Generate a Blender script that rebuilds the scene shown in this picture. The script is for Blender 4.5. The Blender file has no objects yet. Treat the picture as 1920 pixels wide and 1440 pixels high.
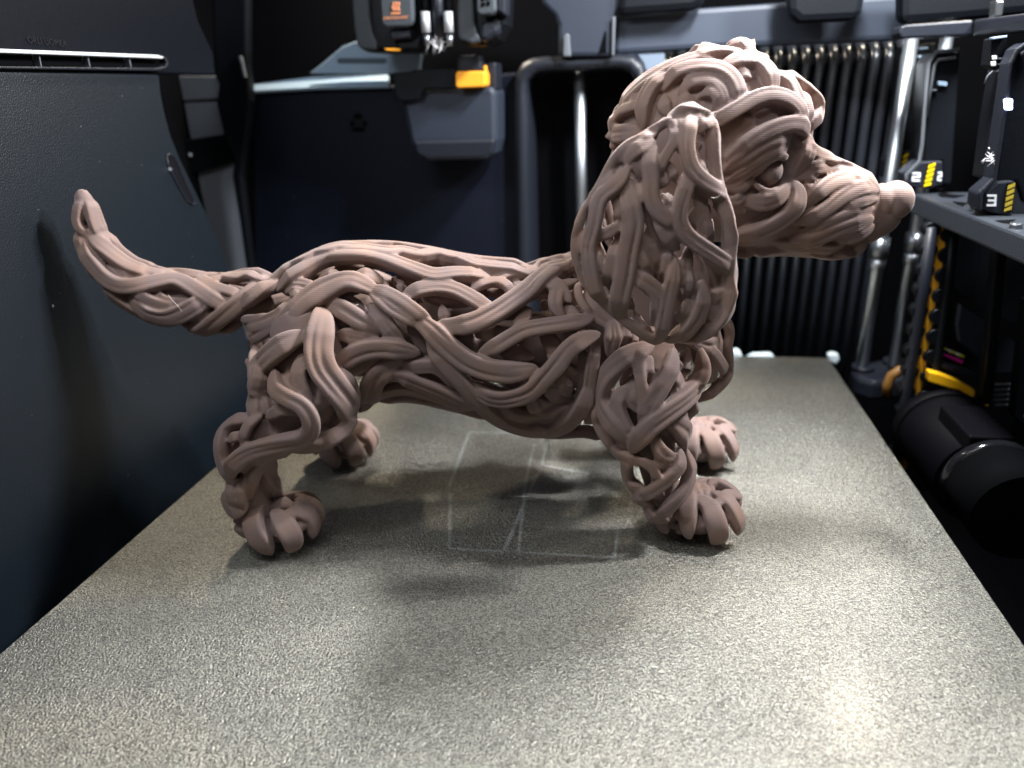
import bpy, bmesh, math, random
import numpy as np
from mathutils import Vector, Matrix
from mathutils.bvhtree import BVHTree
random.seed(7)
S = bpy.context.scene
COL = S.collection
MM = 0.001
# ------------------------------------------------------------------ camera
# calibrated from the photograph: bed edges, upright rods.  X right along the bed, Y into the machine, Z up (mm)
F = 1320.0
H = 174.0
def _n(v): return v / np.linalg.norm(v)
def _d(x, y): return np.array([(x - 960.0) / F, (y - 720.0) / F, 1.0])
_fw = _n(_d(1213, 174)); _dn = _d(1085, 3900); _dn = _n(_dn - _fw * (_fw @ _dn)); _rt = np.cross(_dn, _fw)
M3 = np.stack([_rt, _fw, -_dn])
CAM = np.array([0.0, 0.0, H])
cd = bpy.data.cameras.new('camera'); cam = bpy.data.objects.new('camera', cd); COL.objects.link(cam)
cd.sensor_width = 36.0; cd.lens = 36.0 * F / 1920.0; cd.clip_start = 0.01; cd.clip_end = 20.0
R4 = Matrix(((M3[0, 0], -M3[0, 1], -M3[0, 2]), (M3[1, 0], -M3[1, 1], -M3[1, 2]), (M3[2, 0], -M3[2, 1], -M3[2, 2]))).to_4x4()
cam.matrix_world = Matrix.Translation((0, 0, H * MM)) @ R4
cd.dof.use_dof = True; cd.dof.focus_distance = 0.262; cd.dof.aperture_fstop = 7.5
S.camera = cam
# ------------------------------------------------------------------ world and lamps
W = bpy.data.worlds.new('World'); S.world = W; W.use_nodes = True
W.node_tree.nodes['Background'].inputs[0].default_value = (0.35, 0.42, 0.55, 1)
W.node_tree.nodes['Background'].inputs[1].default_value = 0.015
S.view_settings.view_transform = 'Standard'; S.view_settings.look = 'None'
S.view_settings.exposure = 0.0; S.view_settings.gamma = 1.0
def lamp(name, loc, target, sx, sy, watts, col, roll=0.0):
    l = bpy.data.lights.new(name, 'AREA'); l.shape = 'RECTANGLE'; l.size = sx * MM; l.size_y = sy * MM
    l.energy = watts; l.color = col
    o = bpy.data.objects.new(name, l); COL.objects.link(o)
    q = (Vector(target) - Vector(loc)).to_track_quat('-Z', 'Y')  # local Y stays closest to up
    o.matrix_world = Matrix.Translation(Vector(loc) * MM) @ q.to_matrix().to_4x4() @ Matrix.Rotation(roll, 4, 'Z')
    return o
lamp('rear_light', (-195, 525, 350), (-60, 330, 0), 20, 30, 1.0, (1.0, 0.88, 0.70))
lamp('rear_light', (205, 525, 350), (40, 330, 0), 20, 30, 0.55, (1.0, 0.88, 0.70))
lamp('chamber_light', (90, 352, 352), (-20, 290, 0), 60, 20, 3.3, (0.95, 0.97, 1.0))
lamp('chamber_light', (238, 322, 352), (-10, 290, 0), 24, 70, 2.4, (0.95, 0.97, 1.0))
lamp('chamber_light', (-40, 120, 358), (-30, 265, 80), 260, 12, 0.42, (0.92, 0.96, 1.0))
lamp('chamber_light', (-205, 130, 350), (-30, 280, 80), 12, 120, 0.42, (0.86, 0.93, 1.0))
lamp('room_light', (-60, -420, 330), (0, 300, 100), 400, 300, 0.2, (1.0, 0.96, 0.95))

# ------------------------------------------------------------------ helpers
def at(x, y, Y):                       # the point seen at pixel x, y that stands Y mm into the machine
    v = M3 @ _d(x, y); t = Y / v[1]; return CAM + v * t
def atX(x, y, X):
    v = M3 @ _d(x, y); t = X / v[0]; return CAM + v * t
def atZ(x, y, Z):
    v = M3 @ _d(x, y); t = (Z - H) / v[2]; return CAM + v * t
def new_mat(name, col, rough=0.5, metal=0.0, spec=0.5, emit=None, es=0.0):
    m = bpy.data.materials.new(name); m.use_nodes = True
    b = m.node_tree.nodes['Principled BSDF']
    b.inputs['Base Color'].default_value = (*col, 1); b.inputs['Roughness'].default_value = rough
    b.inputs['Metallic'].default_value = metal; b.inputs['Specular IOR Level'].default_value = spec
    if emit: b.inputs['Emission Color'].default_value = (*emit, 1); b.inputs['Emission Strength'].default_value = es
    return m
def nodes(m): return m.node_tree.nodes, m.node_tree.links, m.node_tree.nodes['Principled BSDF']
def mesh_obj(name, verts, faces, mat, parent=None, smooth=False, scale=MM):
    me = bpy.data.meshes.new(name)
    me.from_pydata([tuple(float(c) * scale for c in v) for v in verts], [], faces); me.validate(); me.update()
    if mat: me.materials.append(mat)
    if smooth: me.polygons.foreach_set('use_smooth', [True] * len(me.polygons))
    o = bpy.data.objects.new(name, me); COL.objects.link(o)
    if parent: o.parent = parent
    return o
def tag(o, label=None, cat=None, group=None, kind=None):
    if label: o['label'] = label
    if cat: o['category'] = cat
    if group: o['group'] = group
    if kind: o['kind'] = kind
    return o
def empty(name, loc, rz=0.0):
    o = bpy.data.objects.new(name, None); COL.objects.link(o); o.empty_display_size = 0.01
    o.location = Vector([c * MM for c in loc]); o.rotation_euler = (0, 0, rz); return o
# ------------------------------------------------------------------ materials of the machine
def grain(m, scale, dist, strength=0.5, detail=2.0):
    nt, lk, bs = nodes(m); tc = nt.new('ShaderNodeTexCoord'); n = nt.new('ShaderNodeTexNoise')
    n.inputs['Scale'].default_value = scale; n.inputs['Detail'].default_value = detail
    b = nt.new('ShaderNodeBump'); b.inputs['Strength'].default_value = strength; b.inputs['Distance'].default_value = dist
    lk.new(tc.outputs['Object'], n.inputs['Vector']); lk.new(n.outputs['Fac'], b.inputs['Height']); lk.new(b.outputs['Normal'], bs.inputs['Normal']); return m
BLACK = grain(new_mat('black_plastic', (0.003, 0.004, 0.006), 0.45, 0, 0.2), 900, 0.0002)
PIT = new_mat('black_recess', (0.0012, 0.0013, 0.002), 0.8, 0, 0.05)
CHAR = grain(new_mat('charcoal_plastic', (0.010, 0.012, 0.018), 0.42, 0, 0.35), 900, 0.0002)
NAVY = grain(new_mat('navy_black_plastic', (0.004, 0.006, 0.013), 0.5, 0, 0.2), 700, 0.0002)
SLATE = grain(new_mat('slate_plastic', (0.018, 0.024, 0.038), 0.5, 0, 0.45), 700, 0.0002)
GREY = grain(new_mat('grey_plastic', (0.10, 0.11, 0.125), 0.5, 0, 0.4), 700, 0.0002)
PALE = new_mat('lit_pale_steel', (0.30, 0.41, 0.54), 0.4, 0.0, 0.5)  # light on the ledge and bright edges is put into this pale colour
STEEL = new_mat('polished_steel', (0.55, 0.59, 0.63), 0.38, 1.0)
DSTEEL = new_mat('dark_steel', (0.25, 0.27, 0.29), 0.3, 0.9)
ORANGE = new_mat('orange_silicone', (0.90, 0.36, 0.02), 0.45)
INK = new_mat('orange_ink', (0.85, 0.30, 0.12), 0.6)
WHITE = new_mat('white_ink', (0.80, 0.82, 0.84), 0.6)
YEL = new_mat('yellow_ink', (0.85, 0.56, 0.0), 0.5)
AMBER = new_mat('amber_strip', (0.75, 0.36, 0.02), 0.5)
GLOSS = new_mat('gloss_black', (0.008, 0.008, 0.010), 0.12, 0, 0.6)
SHEET = grain(new_mat('satin_panel', (0.0045, 0.0078, 0.0120), 0.40, 0, 0.5), 1500, 0.0003, 0.5, 1.0)
TGREY = grain(new_mat('toolhead_grey', (0.045, 0.052, 0.060), 0.5, 0, 0.4), 700, 0.0002)
BEAM = new_mat('beam_blue_grey', (0.035, 0.045, 0.065), 0.5, 0, 0.4)
SHELF = grain(new_mat('shelf_grey', (0.022, 0.026, 0.033), 0.45, 0, 0.4), 700, 0.0002)
# ------------------------------------------------------------------ builders
def bevel(o, w, seg=2):
    m = o.modifiers.new('edge', 'BEVEL'); m.width = w * MM; m.segments = seg; m.limit_method = 'ANGLE'; m.angle_limit = math.radians(40)
    return o
def prism(name, P, vec, mat, parent=None, bv=0.0, smooth=False):
    P = [np.array(p, float) for p in P]; vec = np.array(vec, float); n = len(P)
    nrm = np.zeros(3)
    for i in range(n): nrm += np.cross(P[i], P[(i + 1) % n])
    if nrm @ vec > 0: P = P[::-1]
    V = P + [p + vec for p in P]
    Fc = [list(range(n)), [n + i for i in range(n)][::-1]] + [[i, n + i, n + (i + 1) % n, (i + 1) % n] for i in range(n)]
    Fc = [f[::-1] for f in Fc[2:]] and [Fc[0], Fc[1]] + [[(i + 1) % n, n + (i + 1) % n, n + i, i] for i in range(n)]
    o = mesh_obj(name, V, Fc, mat, parent)
    bm = bmesh.new(); bm.from_mesh(o.data); bmesh.ops.recalc_face_normals(bm, faces=bm.faces); bm.to_mesh(o.data); bm.free()
    if bv: bevel(o, bv)
    return o
def slabY(name, px, Y, depth, mat, parent=None, bv=0.6): return prism(name, [at(x, y, Y) for x, y in px], (0, depth, 0), mat, parent, bv)
def slabX(name, px, X, depth, mat, parent=None, bv=0.6): return prism(name, [atX(x, y, X) for x, y in px], (depth, 0, 0), mat, parent, bv)
def box(name, a, b, mat, parent=None, bv=0.6):
    (x0, y0, z0), (x1, y1, z1) = a, b
    return prism(name, [(x0, y0, z0), (x1, y0, z0), (x1, y1, z0), (x0, y1, z0)], (0, 0, z1 - z0), mat, parent, bv)
def tube(name, pts, r, mat, parent=None, n=14, rs=None, sq=1.0):
    P = [np.array(p, float) for p in pts]; V = []; Fc = []; up = None
    for i, p in enumerate(P):
        t = P[min(i + 1, len(P) - 1)] - P[max(i - 1, 0)]; t /= np.linalg.norm(t)
        if up is None: up = np.array([0, 0, 1.0]) if abs(t[2]) < 0.9 else np.array([0, 1.0, 0])
        a = np.cross(t, up); a /= np.linalg.norm(a); b = np.cross(a, t); up = b
        rr_ = rs[i] if rs else r
        V += [p + rr_ * (math.cos(q) * a + sq * math.sin(q) * b) for q in np.linspace(0, 2 * math.pi, n, endpoint=False)]
    for i in range(len(P) - 1):
        Fc += [[i * n + k, i * n + (k + 1) % n, (i + 1) * n + (k + 1) % n, (i + 1) * n + k] for k in range(n)]
    Fc += [list(range(n))[::-1], [(len(P) - 1) * n + k for k in range(n)]]
    o = mesh_obj(name, V, Fc, mat, parent, smooth=True)
    bm = bmesh.new(); bm.from_mesh(o.data); bmesh.ops.recalc_face_normals(bm, faces=bm.faces)
    for f in bm.faces:
        if len(f.verts) > 4: f.smooth = False
    bm.to_mesh(o.data); bm.free(); return o
def pathY(px, Y): return [at(x, y, Y) for x, y in px]
def rrect(x0, y0, x1, y1, r, n=5):
    out = []
    for cx, cy, a0 in ((x1 - r, y0 + r, -90), (x1 - r, y1 - r, 0), (x0 + r, y1 - r, 90), (x0 + r, y0 + r, 180)):
        for k in range(n + 1): a = math.radians(a0 + 90 * k / n); out.append((cx + r * math.cos(a), cy + r * math.sin(a)))
    return out
def text_on(name, s, c, xdir, ydir, size, mat, parent):
    cu = bpy.data.curves.new(name, 'FONT'); cu.body = s; cu.size = 1.0; cu.extrude = 0.02; cu.align_x = 'CENTER'; cu.align_y = 'CENTER'
    t = bpy.data.objects.new(name, cu); COL.objects.link(t); dg = bpy.context.evaluated_depsgraph_get()
    me = bpy.data.meshes.new_from_object(t.evaluated_get(dg)); bpy.data.objects.remove(t); bpy.data.curves.remove(cu)
    x = _n(np.array(xdir, float)); y = _n(np.array(ydir, float)); z = np.cross(x, y)
    for v in me.vertices:
        p = np.array(c) + size * (v.co.x * x + v.co.y * y + v.co.z * z); v.co = Vector(p * MM)
    me.name = name; me.materials.clear(); me.materials.append(mat)
    o = bpy.data.objects.new(name, me); COL.objects.link(o); o.parent = parent; return o
def thing(name, label, cat, group=None):
    o = empty(name, (0, 0, 0)); return tag(o, label, cat, group)
def grp_at(root, loc):                                     # move an Empty made at the origin to the base of its parts
    loc = Vector(loc) * MM
    for ch in root.children:
        ch.data.transform(Matrix.Translation(-loc)) if ch.data.users == 1 else None
        for g in ch.children: g.data.transform(Matrix.Translation(-loc)) if g.data.users == 1 else None
    root.location = loc
# ------------------------------------------------------------------ chamber shell
tag(mesh_obj('wall_back', [(-420, 575, -150), (420, 575, -150), (420, 575, 420), (-420, 575, 420)], [[0, 1, 2, 3]], PIT), kind='structure')
tag(mesh_obj('wall_left', [(-330, -40, -150), (-330, 575, -150), (-330, 575, 420), (-330, -40, 420)], [[0, 1, 2, 3]], PIT), kind='structure')
tag(mesh_obj('wall_right', [(300, -40, -150), (300, 575, -150), (300, 575, 420), (300, -40, 420)], [[0, 1, 2, 3]], PIT), kind='structure')
tag(mesh_obj('floor', [(-420, -40, -150), (420, -40, -150), (420, 575, -150), (-420, 575, -150)], [[0, 1, 2, 3]], PIT), kind='structure')
# ------------------------------------------------------------------ build plate
PLATE = bpy.data.materials.new('textured_pei'); PLATE.use_nodes = True
nt, lk, bs = nodes(PLATE)
tc = nt.new('ShaderNodeTexCoord')
vo = nt.new('ShaderNodeTexVoronoi'); vo.feature = 'F1'; vo.inputs['Scale'].default_value = 2000; vo.inputs['Randomness'].default_value = 1.0
v2 = nt.new('ShaderNodeTexNoise'); v2.inputs['Scale'].default_value = 1500; v2.inputs['Detail'].default_value = 4; v2.inputs['Roughness'].default_value = 0.75
lk.new(tc.outputs['Object'], vo.inputs['Vector']); lk.new(tc.outputs['Object'], v2.inputs['Vector'])
sp = nt.new('ShaderNodeSeparateColor'); lk.new(vo.outputs['Color'], sp.inputs['Color'])
ad = nt.new('ShaderNodeMath'); ad.operation = 'MULTIPLY_ADD'; ad.inputs[1].default_value = 0.45
lk.new(sp.outputs[0], ad.inputs[0]); lk.new(v2.outputs['Fac'], ad.inputs[2])
bp = nt.new('ShaderNodeBump'); bp.inputs['Strength'].default_value = 1.0; bp.inputs['Distance'].default_value = 0.0004
vb = nt.new('ShaderNodeTexVoronoi'); vb.feature = 'SMOOTH_F1'; vb.inputs['Scale'].default_value = 1450; vb.inputs['Smoothness'].default_value = 0.6; lk.new(tc.outputs['Object'], vb.inputs['Vector'])
hb = nt.new('ShaderNodeMath'); hb.operation = 'MULTIPLY_ADD'; hb.inputs[1].default_value = -1.1; lk.new(vb.outputs['Distance'], hb.inputs[0]); lk.new(v2.outputs['Fac'], hb.inputs[2])
lk.new(hb.outputs[0], bp.inputs['Height']); lk.new(bp.outputs['Normal'], bs.inputs['Normal'])
cr = nt.new('ShaderNodeValToRGB'); cr.color_ramp.elements[0].position = 0.50; cr.color_ramp.elements[0].color = (0.14, 0.137, 0.125, 1)
cr.color_ramp.elements[1].position = 0.98; cr.color_ramp.elements[1].color = (0.50, 0.475, 0.405, 1)
lk.new(ad.outputs[0], cr.inputs['Fac'])
# faint pale residue lines left by earlier prints
def plate_line(a, b, wmm):
    a = np.array(a[:2]); b = np.array(b[:2]); d = b - a; L = np.linalg.norm(d); d /= L
    gm = nt.new('ShaderNodeVectorMath'); gm.operation = 'SUBTRACT'; lk.new(tc.outputs['Object'], gm.inputs[0]); m_ = (a + b) / 2 * MM
    gm.inputs[1].default_value = (m_[0], m_[1], 0)
    out = []
    for vec, half in (((d[0], d[1], 0), L / 2), ((-d[1], d[0], 0), wmm / 2)):
        q = nt.new('ShaderNodeVectorMath'); q.operation = 'DOT_PRODUCT'; q.inputs[1].default_value = vec; lk.new(gm.outputs[0], q.inputs[0])
        ab = nt.new('ShaderNodeMath'); ab.operation = 'ABSOLUTE'; lk.new(q.outputs['Value'], ab.inputs[0])
        ms = nt.new('ShaderNodeMapRange'); ms.inputs['From Min'].default_value = (half + 0.5) * MM; ms.inputs['From Max'].default_value = (half - 0.5) * MM
        lk.new(ab.outputs[0], ms.inputs['Value']); out.append(ms)
    mu = nt.new('ShaderNodeMath'); mu.operation = 'MULTIPLY'; lk.new(out[0].outputs[0], mu.inputs[0]); lk.new(out[1].outputs[0], mu.inputs[1]); return mu
acc = None
for (a, b) in [((880, 810), (842, 912)), ((880, 810), (985, 812)), ((1002, 832), (985, 905)), ((1026, 828), (1016, 872)), ((1016, 872), (1105, 888)),
               ((1008, 888), (945, 1032)), ((985, 905), (972, 1035)), ((972, 1035), (1152, 1045)), ((1152, 1045), (1160, 985)), ((842, 1028), (945, 1034)), ((845, 925), (842, 1028))]:
    m_ = plate_line(atZ(*a, 0), atZ(*b, 0), 1.4)
    if acc is None: acc = m_
    else:
        mm_ = nt.new('ShaderNodeMath'); mm_.operation = 'MAXIMUM'; lk.new(acc.outputs[0], mm_.inputs[0]); lk.new(m_.outputs[0], mm_.inputs[1]); acc = mm_
nl = nt.new('ShaderNodeTexNoise'); nl.inputs['Scale'].default_value = 90; lk.new(tc.outputs['Object'], nl.inputs['Vector'])
fa = nt.new('ShaderNodeMath'); fa.operation = 'MULTIPLY'; lk.new(acc.outputs[0], fa.inputs[0]); lk.new(nl.outputs['Fac'], fa.inputs[1])
mx = nt.new('ShaderNodeMix'); mx.data_type = 'RGBA'; mx.inputs['B'].default_value = (0.85, 0.92, 0.95, 1)
fb = nt.new('ShaderNodeMath'); fb.operation = 'MULTIPLY'; fb.inputs[1].default_value = 0.6; lk.new(fa.outputs[0], fb.inputs[0])
lk.new(fb.outputs[0], mx.inputs['Factor']); lk.new(cr.outputs['Color'], mx.inputs['A']); lk.new(mx.outputs['Result'], bs.inputs['Base Color'])
mt_ = nt.new('ShaderNodeMapRange'); mt_.inputs['To Min'].default_value = 1.0; mt_.inputs['To Max'].default_value = 0.55; lk.new(fb.outputs[0], mt_.inputs['Value']); lk.new(mt_.outputs[0], bs.inputs['Metallic'])
bs.inputs['Roughness'].default_value = 0.33; bs.inputs['Specular IOR Level'].default_value = 0.5
bs.inputs['Coat Weight'].default_value = 0.22; bs.inputs['Coat Roughness'].default_value = 0.2
pl = box('build_plate', (-216, 92, -0.9), (129, 487, 0), PLATE, None, 0)
tag(pl, 'gold-grey grainy textured build plate under the dog, marked by faint pale outlines', 'build plate')
box('heated_bed', (-212, 96, -9), (125, 484, -1.0), BLACK, None, 1.0)
tag(bpy.data.objects['heated_bed'], 'black heated bed block directly under the textured build plate', 'heated bed')
def clip(px, Y, d, label):
    o = slabY('plate_clip', px, Y, d, new_mat('clip_white', (0.62, 0.72, 0.76), 0.2), None, 1.2); tag(o, label, 'clip', 'white clips along the back edge of the plate')
clip([(1371, 668), (1373, 659), (1380, 656), (1388, 659), (1392, 668), (1391, 676), (1372, 676)], 488.5, 6, 'small round whitish clip beside the dog chest at the plate back edge')
clip([(1397, 675), (1412, 666), (1446, 665), (1452, 670), (1450, 677), (1398, 677)], 488.5, 6, 'long flat pale blue clip in the middle of the plate back edge')
clip([(1552, 667), (1560, 663), (1573, 665), (1575, 675), (1568, 684), (1556, 679)], 488.5, 6, 'small pale clip at the right rear corner of the plate')
# ------------------------------------------------------------------ left side: curved panel, vent strip, upper wall
XP = -245.0
t = thing('side_wall', 'dark blue-black satin panel with a curved right edge, left of the build plate', 'panel')
edge = [(300, 139), (303, 175), (310, 210), (322, 255), (340, 300), (364, 350), (388, 400), (410, 450), (429, 500), (444, 545), (454, 590)]
P = [atX(x, y, XP) for x, y in edge]; P += [P[-1] + np.array([0, 4, -40]), np.array([XP, P[-1][1] + 2, -90]), np.array([XP, 90, -90]), np.array([XP, 90, atX(0, 132, XP)[2] - 2])]
prism('panel_sheet', P, (-7, 0, 0), SHEET, t, 1.5)
hs = [(312, 292), (318, 289), (327, 293), (333, 305), (349, 345), (362, 372), (366, 382), (360, 383), (350, 375), (334, 348), (316, 312)]
prism('grip_recess_shade', [atX(x, y, XP + 0.4) for x, y in hs], (-3, 0, 0), GLOSS, t, 0.3)  # dark piece set on the sheet for the darkness of a hollow
tube('recess_rim', [atX(x, y, XP + 0.5) for x, y in hs + hs[:1]], 0.45, CHAR, t, 8)
tube('screw', [atX(319, 317, XP + 1.2), atX(319, 317, XP)], 1.0, STEEL, t, 10)
grp_at(t, (XP, 250, -90))
t = thing('vent_strip', 'long rounded black vent slot with an upper lip coloured bright for its highlight, above the side panel', 'vent')
XV = XP + 1.0
prism('slot', [atX(x, y, XV - 3) for x, y in [(-80, 89), (296, 104), (312, 110), (316, 119), (312, 128), (300, 131), (-80, 127)]], (-4, 0, 0), PIT, t, 0)
prism('upper_lip_lit', [atX(x, y, XV + 2.5) for x, y in [(-80, 88), (296, 103), (308, 107), (304, 110), (294, 109), (-80, 96)]], (-5, 0, 0), new_mat('lip', (0.55, 0.58, 0.62), 0.35), t, 0.3)  # pale colour carries the highlight along the top of the trim
prism('lower_lip', [atX(x, y, XV + 1.0) for x, y in [(-80, 123), (296, 127), (306, 124), (310, 129), (300, 133), (-80, 128)]], (-4, 0, 0), CHAR, t, 0.4)
prism('end_lip', [atX(x, y, XV + 1.5) for x, y in [(304, 104), (312, 108), (317, 116), (316, 124), (310, 130), (308, 126), (313, 119), (311, 112), (304, 109)]], (-4, 0, 0), CHAR, t, 0.4)
for x in (75, 166, 243): prism('divider', [atX(a, b, XV) for a, b in [(x - 3, 101), (x - 1, 101), (x + 4, 126), (x + 2, 126)]], (-3, 0, 0), GREY, t, 0)
grp_at(t, (XV, 250, 190))
t = thing('upper_wall', 'dark glossy upper wall at the top left with faint grey lettering', 'wall')
prism('wall_sheet', [atX(x, y, XP - 4) for x, y in [(-90, -260), (330, -140), (372, 40), (400, 100), (404, 141), (-90, 128)]], (-6, 0, 0), grain(new_mat('glossy_dark_wall', (0.004, 0.005, 0.008), 0.35, 0, 0.15), 300, 0.0002), t, 1)
text_on('lettering', 'ORLI UOMEA', atX(89, 79, XP - 3.6), atX(118, 82, XP) - atX(60, 76, XP), (0, 0, 1), 3.6, new_mat('faint_print', (0.011, 0.012, 0.015), 0.7, 0, 0.1), t)
grp_at(t, (XP - 4, 250, 192))
LINER = grain(new_mat('liner_grey', (0.19, 0.205, 0.235), 0.6, 0, 0.3), 700, 0.0002)
t = thing('rear_liner', 'matte grey liner plates seen between the side panel and the dark corner column', 'panel')
slabY('upper_plate', [(285, 142), (420, 142), (420, 184), (285, 193)], 500, 6, LINER, t, 1.2)
slabY('middle_plate', [(290, 195), (425, 190), (430, 262), (290, 275)], 500, 6, LINER, t, 1.2)
slabY('lower_plate', [(330, 330), (446, 300), (475, 530), (470, 640), (380, 640)], 500, 6, LINER, t, 1.2)
slabY('dark_crossbar', [(310, 268), (440, 248), (446, 302), (340, 332)], 492, 6, BLACK, t, 1.2)
tube('screw', [at(357, 290, 490), at(357, 290, 493)], 1.2, STEEL, t, 10)
grp_at(t, at(380, 640, 500))
t = slabY('corner_column', [(395, -40), (463, -40), (463, 120), (470, 190), (452, 330), (462, 420), (474, 520), (478, 640), (470, 640), (463, 520), (446, 400), (434, 330), (438, 300), (418, 250), (404, 190), (410, 160), (402, 142), (398, 60)], 484, 8, BLACK, None, 2)
tag(t, 'black curved corner column between the grey liner and the navy rear panel', 'column')
slabY('trim_strip', [(447, 105), (451, 105), (460, 145), (456, 146)], 480, 3, GREY, None, 0.3)
tag(bpy.data.objects['trim_strip'], 'short thin grey trim strip on the black corner column', 'trim')
# ------------------------------------------------------------------ rear panel, ledge, bracket
t = thing('rear_wall', 'large navy-black rear panel with a top ledge coloured pale as if brightly lit behind the dog back', 'panel')
prism('panel_sheet', [at(470, 168, 505), at(738, 160, 505), at(968, 135, 505), at(1000, 560, 505), np.array([-90, 505, -90.]), at(486, 640, 505) * np.array([1, 1, 0]) + np.array([0, 0, -90.]), at(480, 560, 505)], (0, 8, 0), NAVY, t, 2)
prism('ledge', [at(455, 171, 497), at(600, 163, 497), at(728, 160, 497), at(728, 139, 512), at(590, 143, 512), at(455, 160, 512)], (0, 3, -2), PALE, t, 1)  # light along the top edge painted in by the pale colour
e = slabY('square_boss', [(657, 222), (686, 222), (686, 246), (657, 246)], 504.6, 3, BLACK, t, 0.5)
for x, y, w, h in ((664, 213, 14, 10), (656, 228, 8, 8), (680, 228, 8, 8), (661, 239, 22, 8)): slabY('recess_shade', [(x, y), (x + w, y), (x + w, y + h), (x, y + h)], 504.2, 2, PIT, t, 0.2)  # black patches on the surface imitate shaded hollows
grp_at(t, (-170, 505, -90))
t = thing('rail_bracket', 'pale blue lit steel bracket with a long slot beneath the left toolhead', 'bracket')
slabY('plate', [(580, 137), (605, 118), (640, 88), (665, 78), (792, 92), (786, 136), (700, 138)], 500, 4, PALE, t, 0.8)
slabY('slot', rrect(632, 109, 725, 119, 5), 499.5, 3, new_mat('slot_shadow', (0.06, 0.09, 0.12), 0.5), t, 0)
grp_at(t, at(690, 138, 500))
# ------------------------------------------------------------------ purge chute with wiper
t = thing('purge_chute', 'charcoal waste chute with black wiper plate and small orange cap', 'chute')
slabY('chute_body', [(752, 186), (762, 168), (800, 163), (925, 160), (931, 175), (932, 262), (926, 288), (912, 300), (800, 302), (778, 294), (769, 272)], 468, 30, SLATE, t, 5)
slabY('chute_lip', [(771, 262), (930, 258), (926, 288), (912, 299), (800, 301), (779, 292)], 465.5, 5, CHAR, t, 2.5)
slabY('wiper_plate', [(736, 136), (770, 134), (775, 131), (852, 128), (856, 166), (796, 167), (786, 187), (752, 190), (742, 182)], 462, 5, BLACK, t, 0.8)
slabY('cap_block', [(857, 104), (898, 102), (905, 134), (857, 136)], 462, 12, CHAR, t, 1)
slabY('orange_cap', [(853, 138), (857, 134), (906, 133), (910, 137), (910, 159), (906, 163), (858, 165), (854, 161)], 458, 14, ORANGE, t, 1.2)
slabY('side_tab', [(906, 124), (911, 122), (913, 138), (909, 140)], 460, 3, ORANGE, t, 0.3)
slabY('side_post', [(912, 118), (930, 116), (931, 170), (914, 170)], 470, 20, CHAR, t, 1.5)
grp_at(t, at(850, 300, 468))
# ------------------------------------------------------------------ toolheads
t = thing('toolhead', 'left grey toolhead with an orange heat warning plate', 'toolhead')
slabY('shell', [(652, -60), (806, -60), (798, 92), (786, 97), (690, 98), (672, 92), (664, 70)], 446, 30, BLACK, t, 3)
slabY('side_rim', [(655, -60), (688, -60), (692, 30), (697, 60), (708, 84), (705, 93), (680, 93), (668, 84), (663, 50)], 441, 6, TGREY, t, 1.8)
slabY('warning_plate', [(708, -60), (770, -60), (774, 38), (770, 47), (762, 50), (724, 51), (715, 45)], 432, 6, TGREY, t, 1.2)
slabY('lower_block', [(727, 56), (770, 53), (771, 72), (732, 75)], 438, 10, CHAR, t, 1.2)
slabY('heater_shroud', [(736, 74), (790, 70), (786, 94), (748, 95)], 443, 10, BLACK, t, 1.5)
slabY('silicone_edge', [(719, 90), (750, 91), (748, 96), (724, 95)], 440, 5, ORANGE, t, 0.4)
for k in range(3):
    xs = 737 + k * 5.2; w_ = [(xs + 1.5 * math.sin(q * 1.25), 4 + q * 2.4) for q in range(8)]
    tube('heat_wave', pathY(w_, 431.6), 0.36, INK, t, 6)
slabY('symbol_bar', [(733, 23.5), (750, 23), (750, 26), (733, 26.5)], 431.6, 0.6, INK, t, 0)
text_on('lettering', 'CAUTION HOT', at(742, 33.5, 431.6), at(780, 31.5, 431.6) - at(700, 35, 431.6), (0, 0, 1), 2.15, INK, t)
grp_at(t, at(730, 97, 446))
t = thing('toolhead', 'right grey toolhead with a dark icon tile, beside the steel pins', 'toolhead')
slabY('shell', [(858, -60), (950, -60), (946, 45), (930, 72), (912, 88), (872, 86), (860, 70)], 446, 30, BLACK, t, 3)
slabY('side_rim', [(858, -60), (886, -60), (889, 40), (894, 62), (905, 72), (900, 80), (884, 82), (862, 74), (858, 66)], 441, 6, TGREY, t, 1.8)
slabY('icon_tile', [(890, -60), (928, -60), (929, 20), (922, 27), (900, 29), (893, 22)], 432, 10, TGREY, t, 1.2)
for x, y in ((902, -6), (912, -8), (902, 5), (912, 3)): slabY('icon_mark', [(x, y), (x + 7, y - 1), (x + 6, y + 7), (x, y + 8)], 431.6, 0.6, PIT, t, 0)
slabY('side_block', [(928, -60), (950, -60), (948, 30), (930, 22)], 436, 14, CHAR, t, 1.5)
slabY('lower_shell', [(900, 40), (934, 30), (936, 62), (912, 80), (896, 74)], 440, 12, CHAR, t, 3)
grp_at(t, at(900, 86, 446))
t = thing('nozzle_pins', 'two pale steel pins hanging either side of a dark tube, between the toolheads', 'pins')
for x in (798, 841):
    tube('pin', [at(x - 1, 22, 436), at(x + 1, 61, 436)], 2.6, new_mat('pin_steel', (0.5, 0.51, 0.52), 0.4, 0.3), t)
    tube('pin_tip', [at(x + 2, 65, 436), at(x + 2, 86, 436)], 2.0, DSTEEL, t, rs=[2.2, 1.5])
tube('centre_tube', [at(819, -60, 440), at(822, 72, 440)], 3.4, CHAR, t)
tube('mount_tube', [at(798, -60, 442), at(798, 20, 442)], 2.8, BLACK, t); tube('mount_tube', [at(841, -60, 442), at(841, 20, 442)], 2.8, BLACK, t)
grp_at(t, at(820, 86, 438))
rs_ = random.Random(4); V = []; Fc = []
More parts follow.
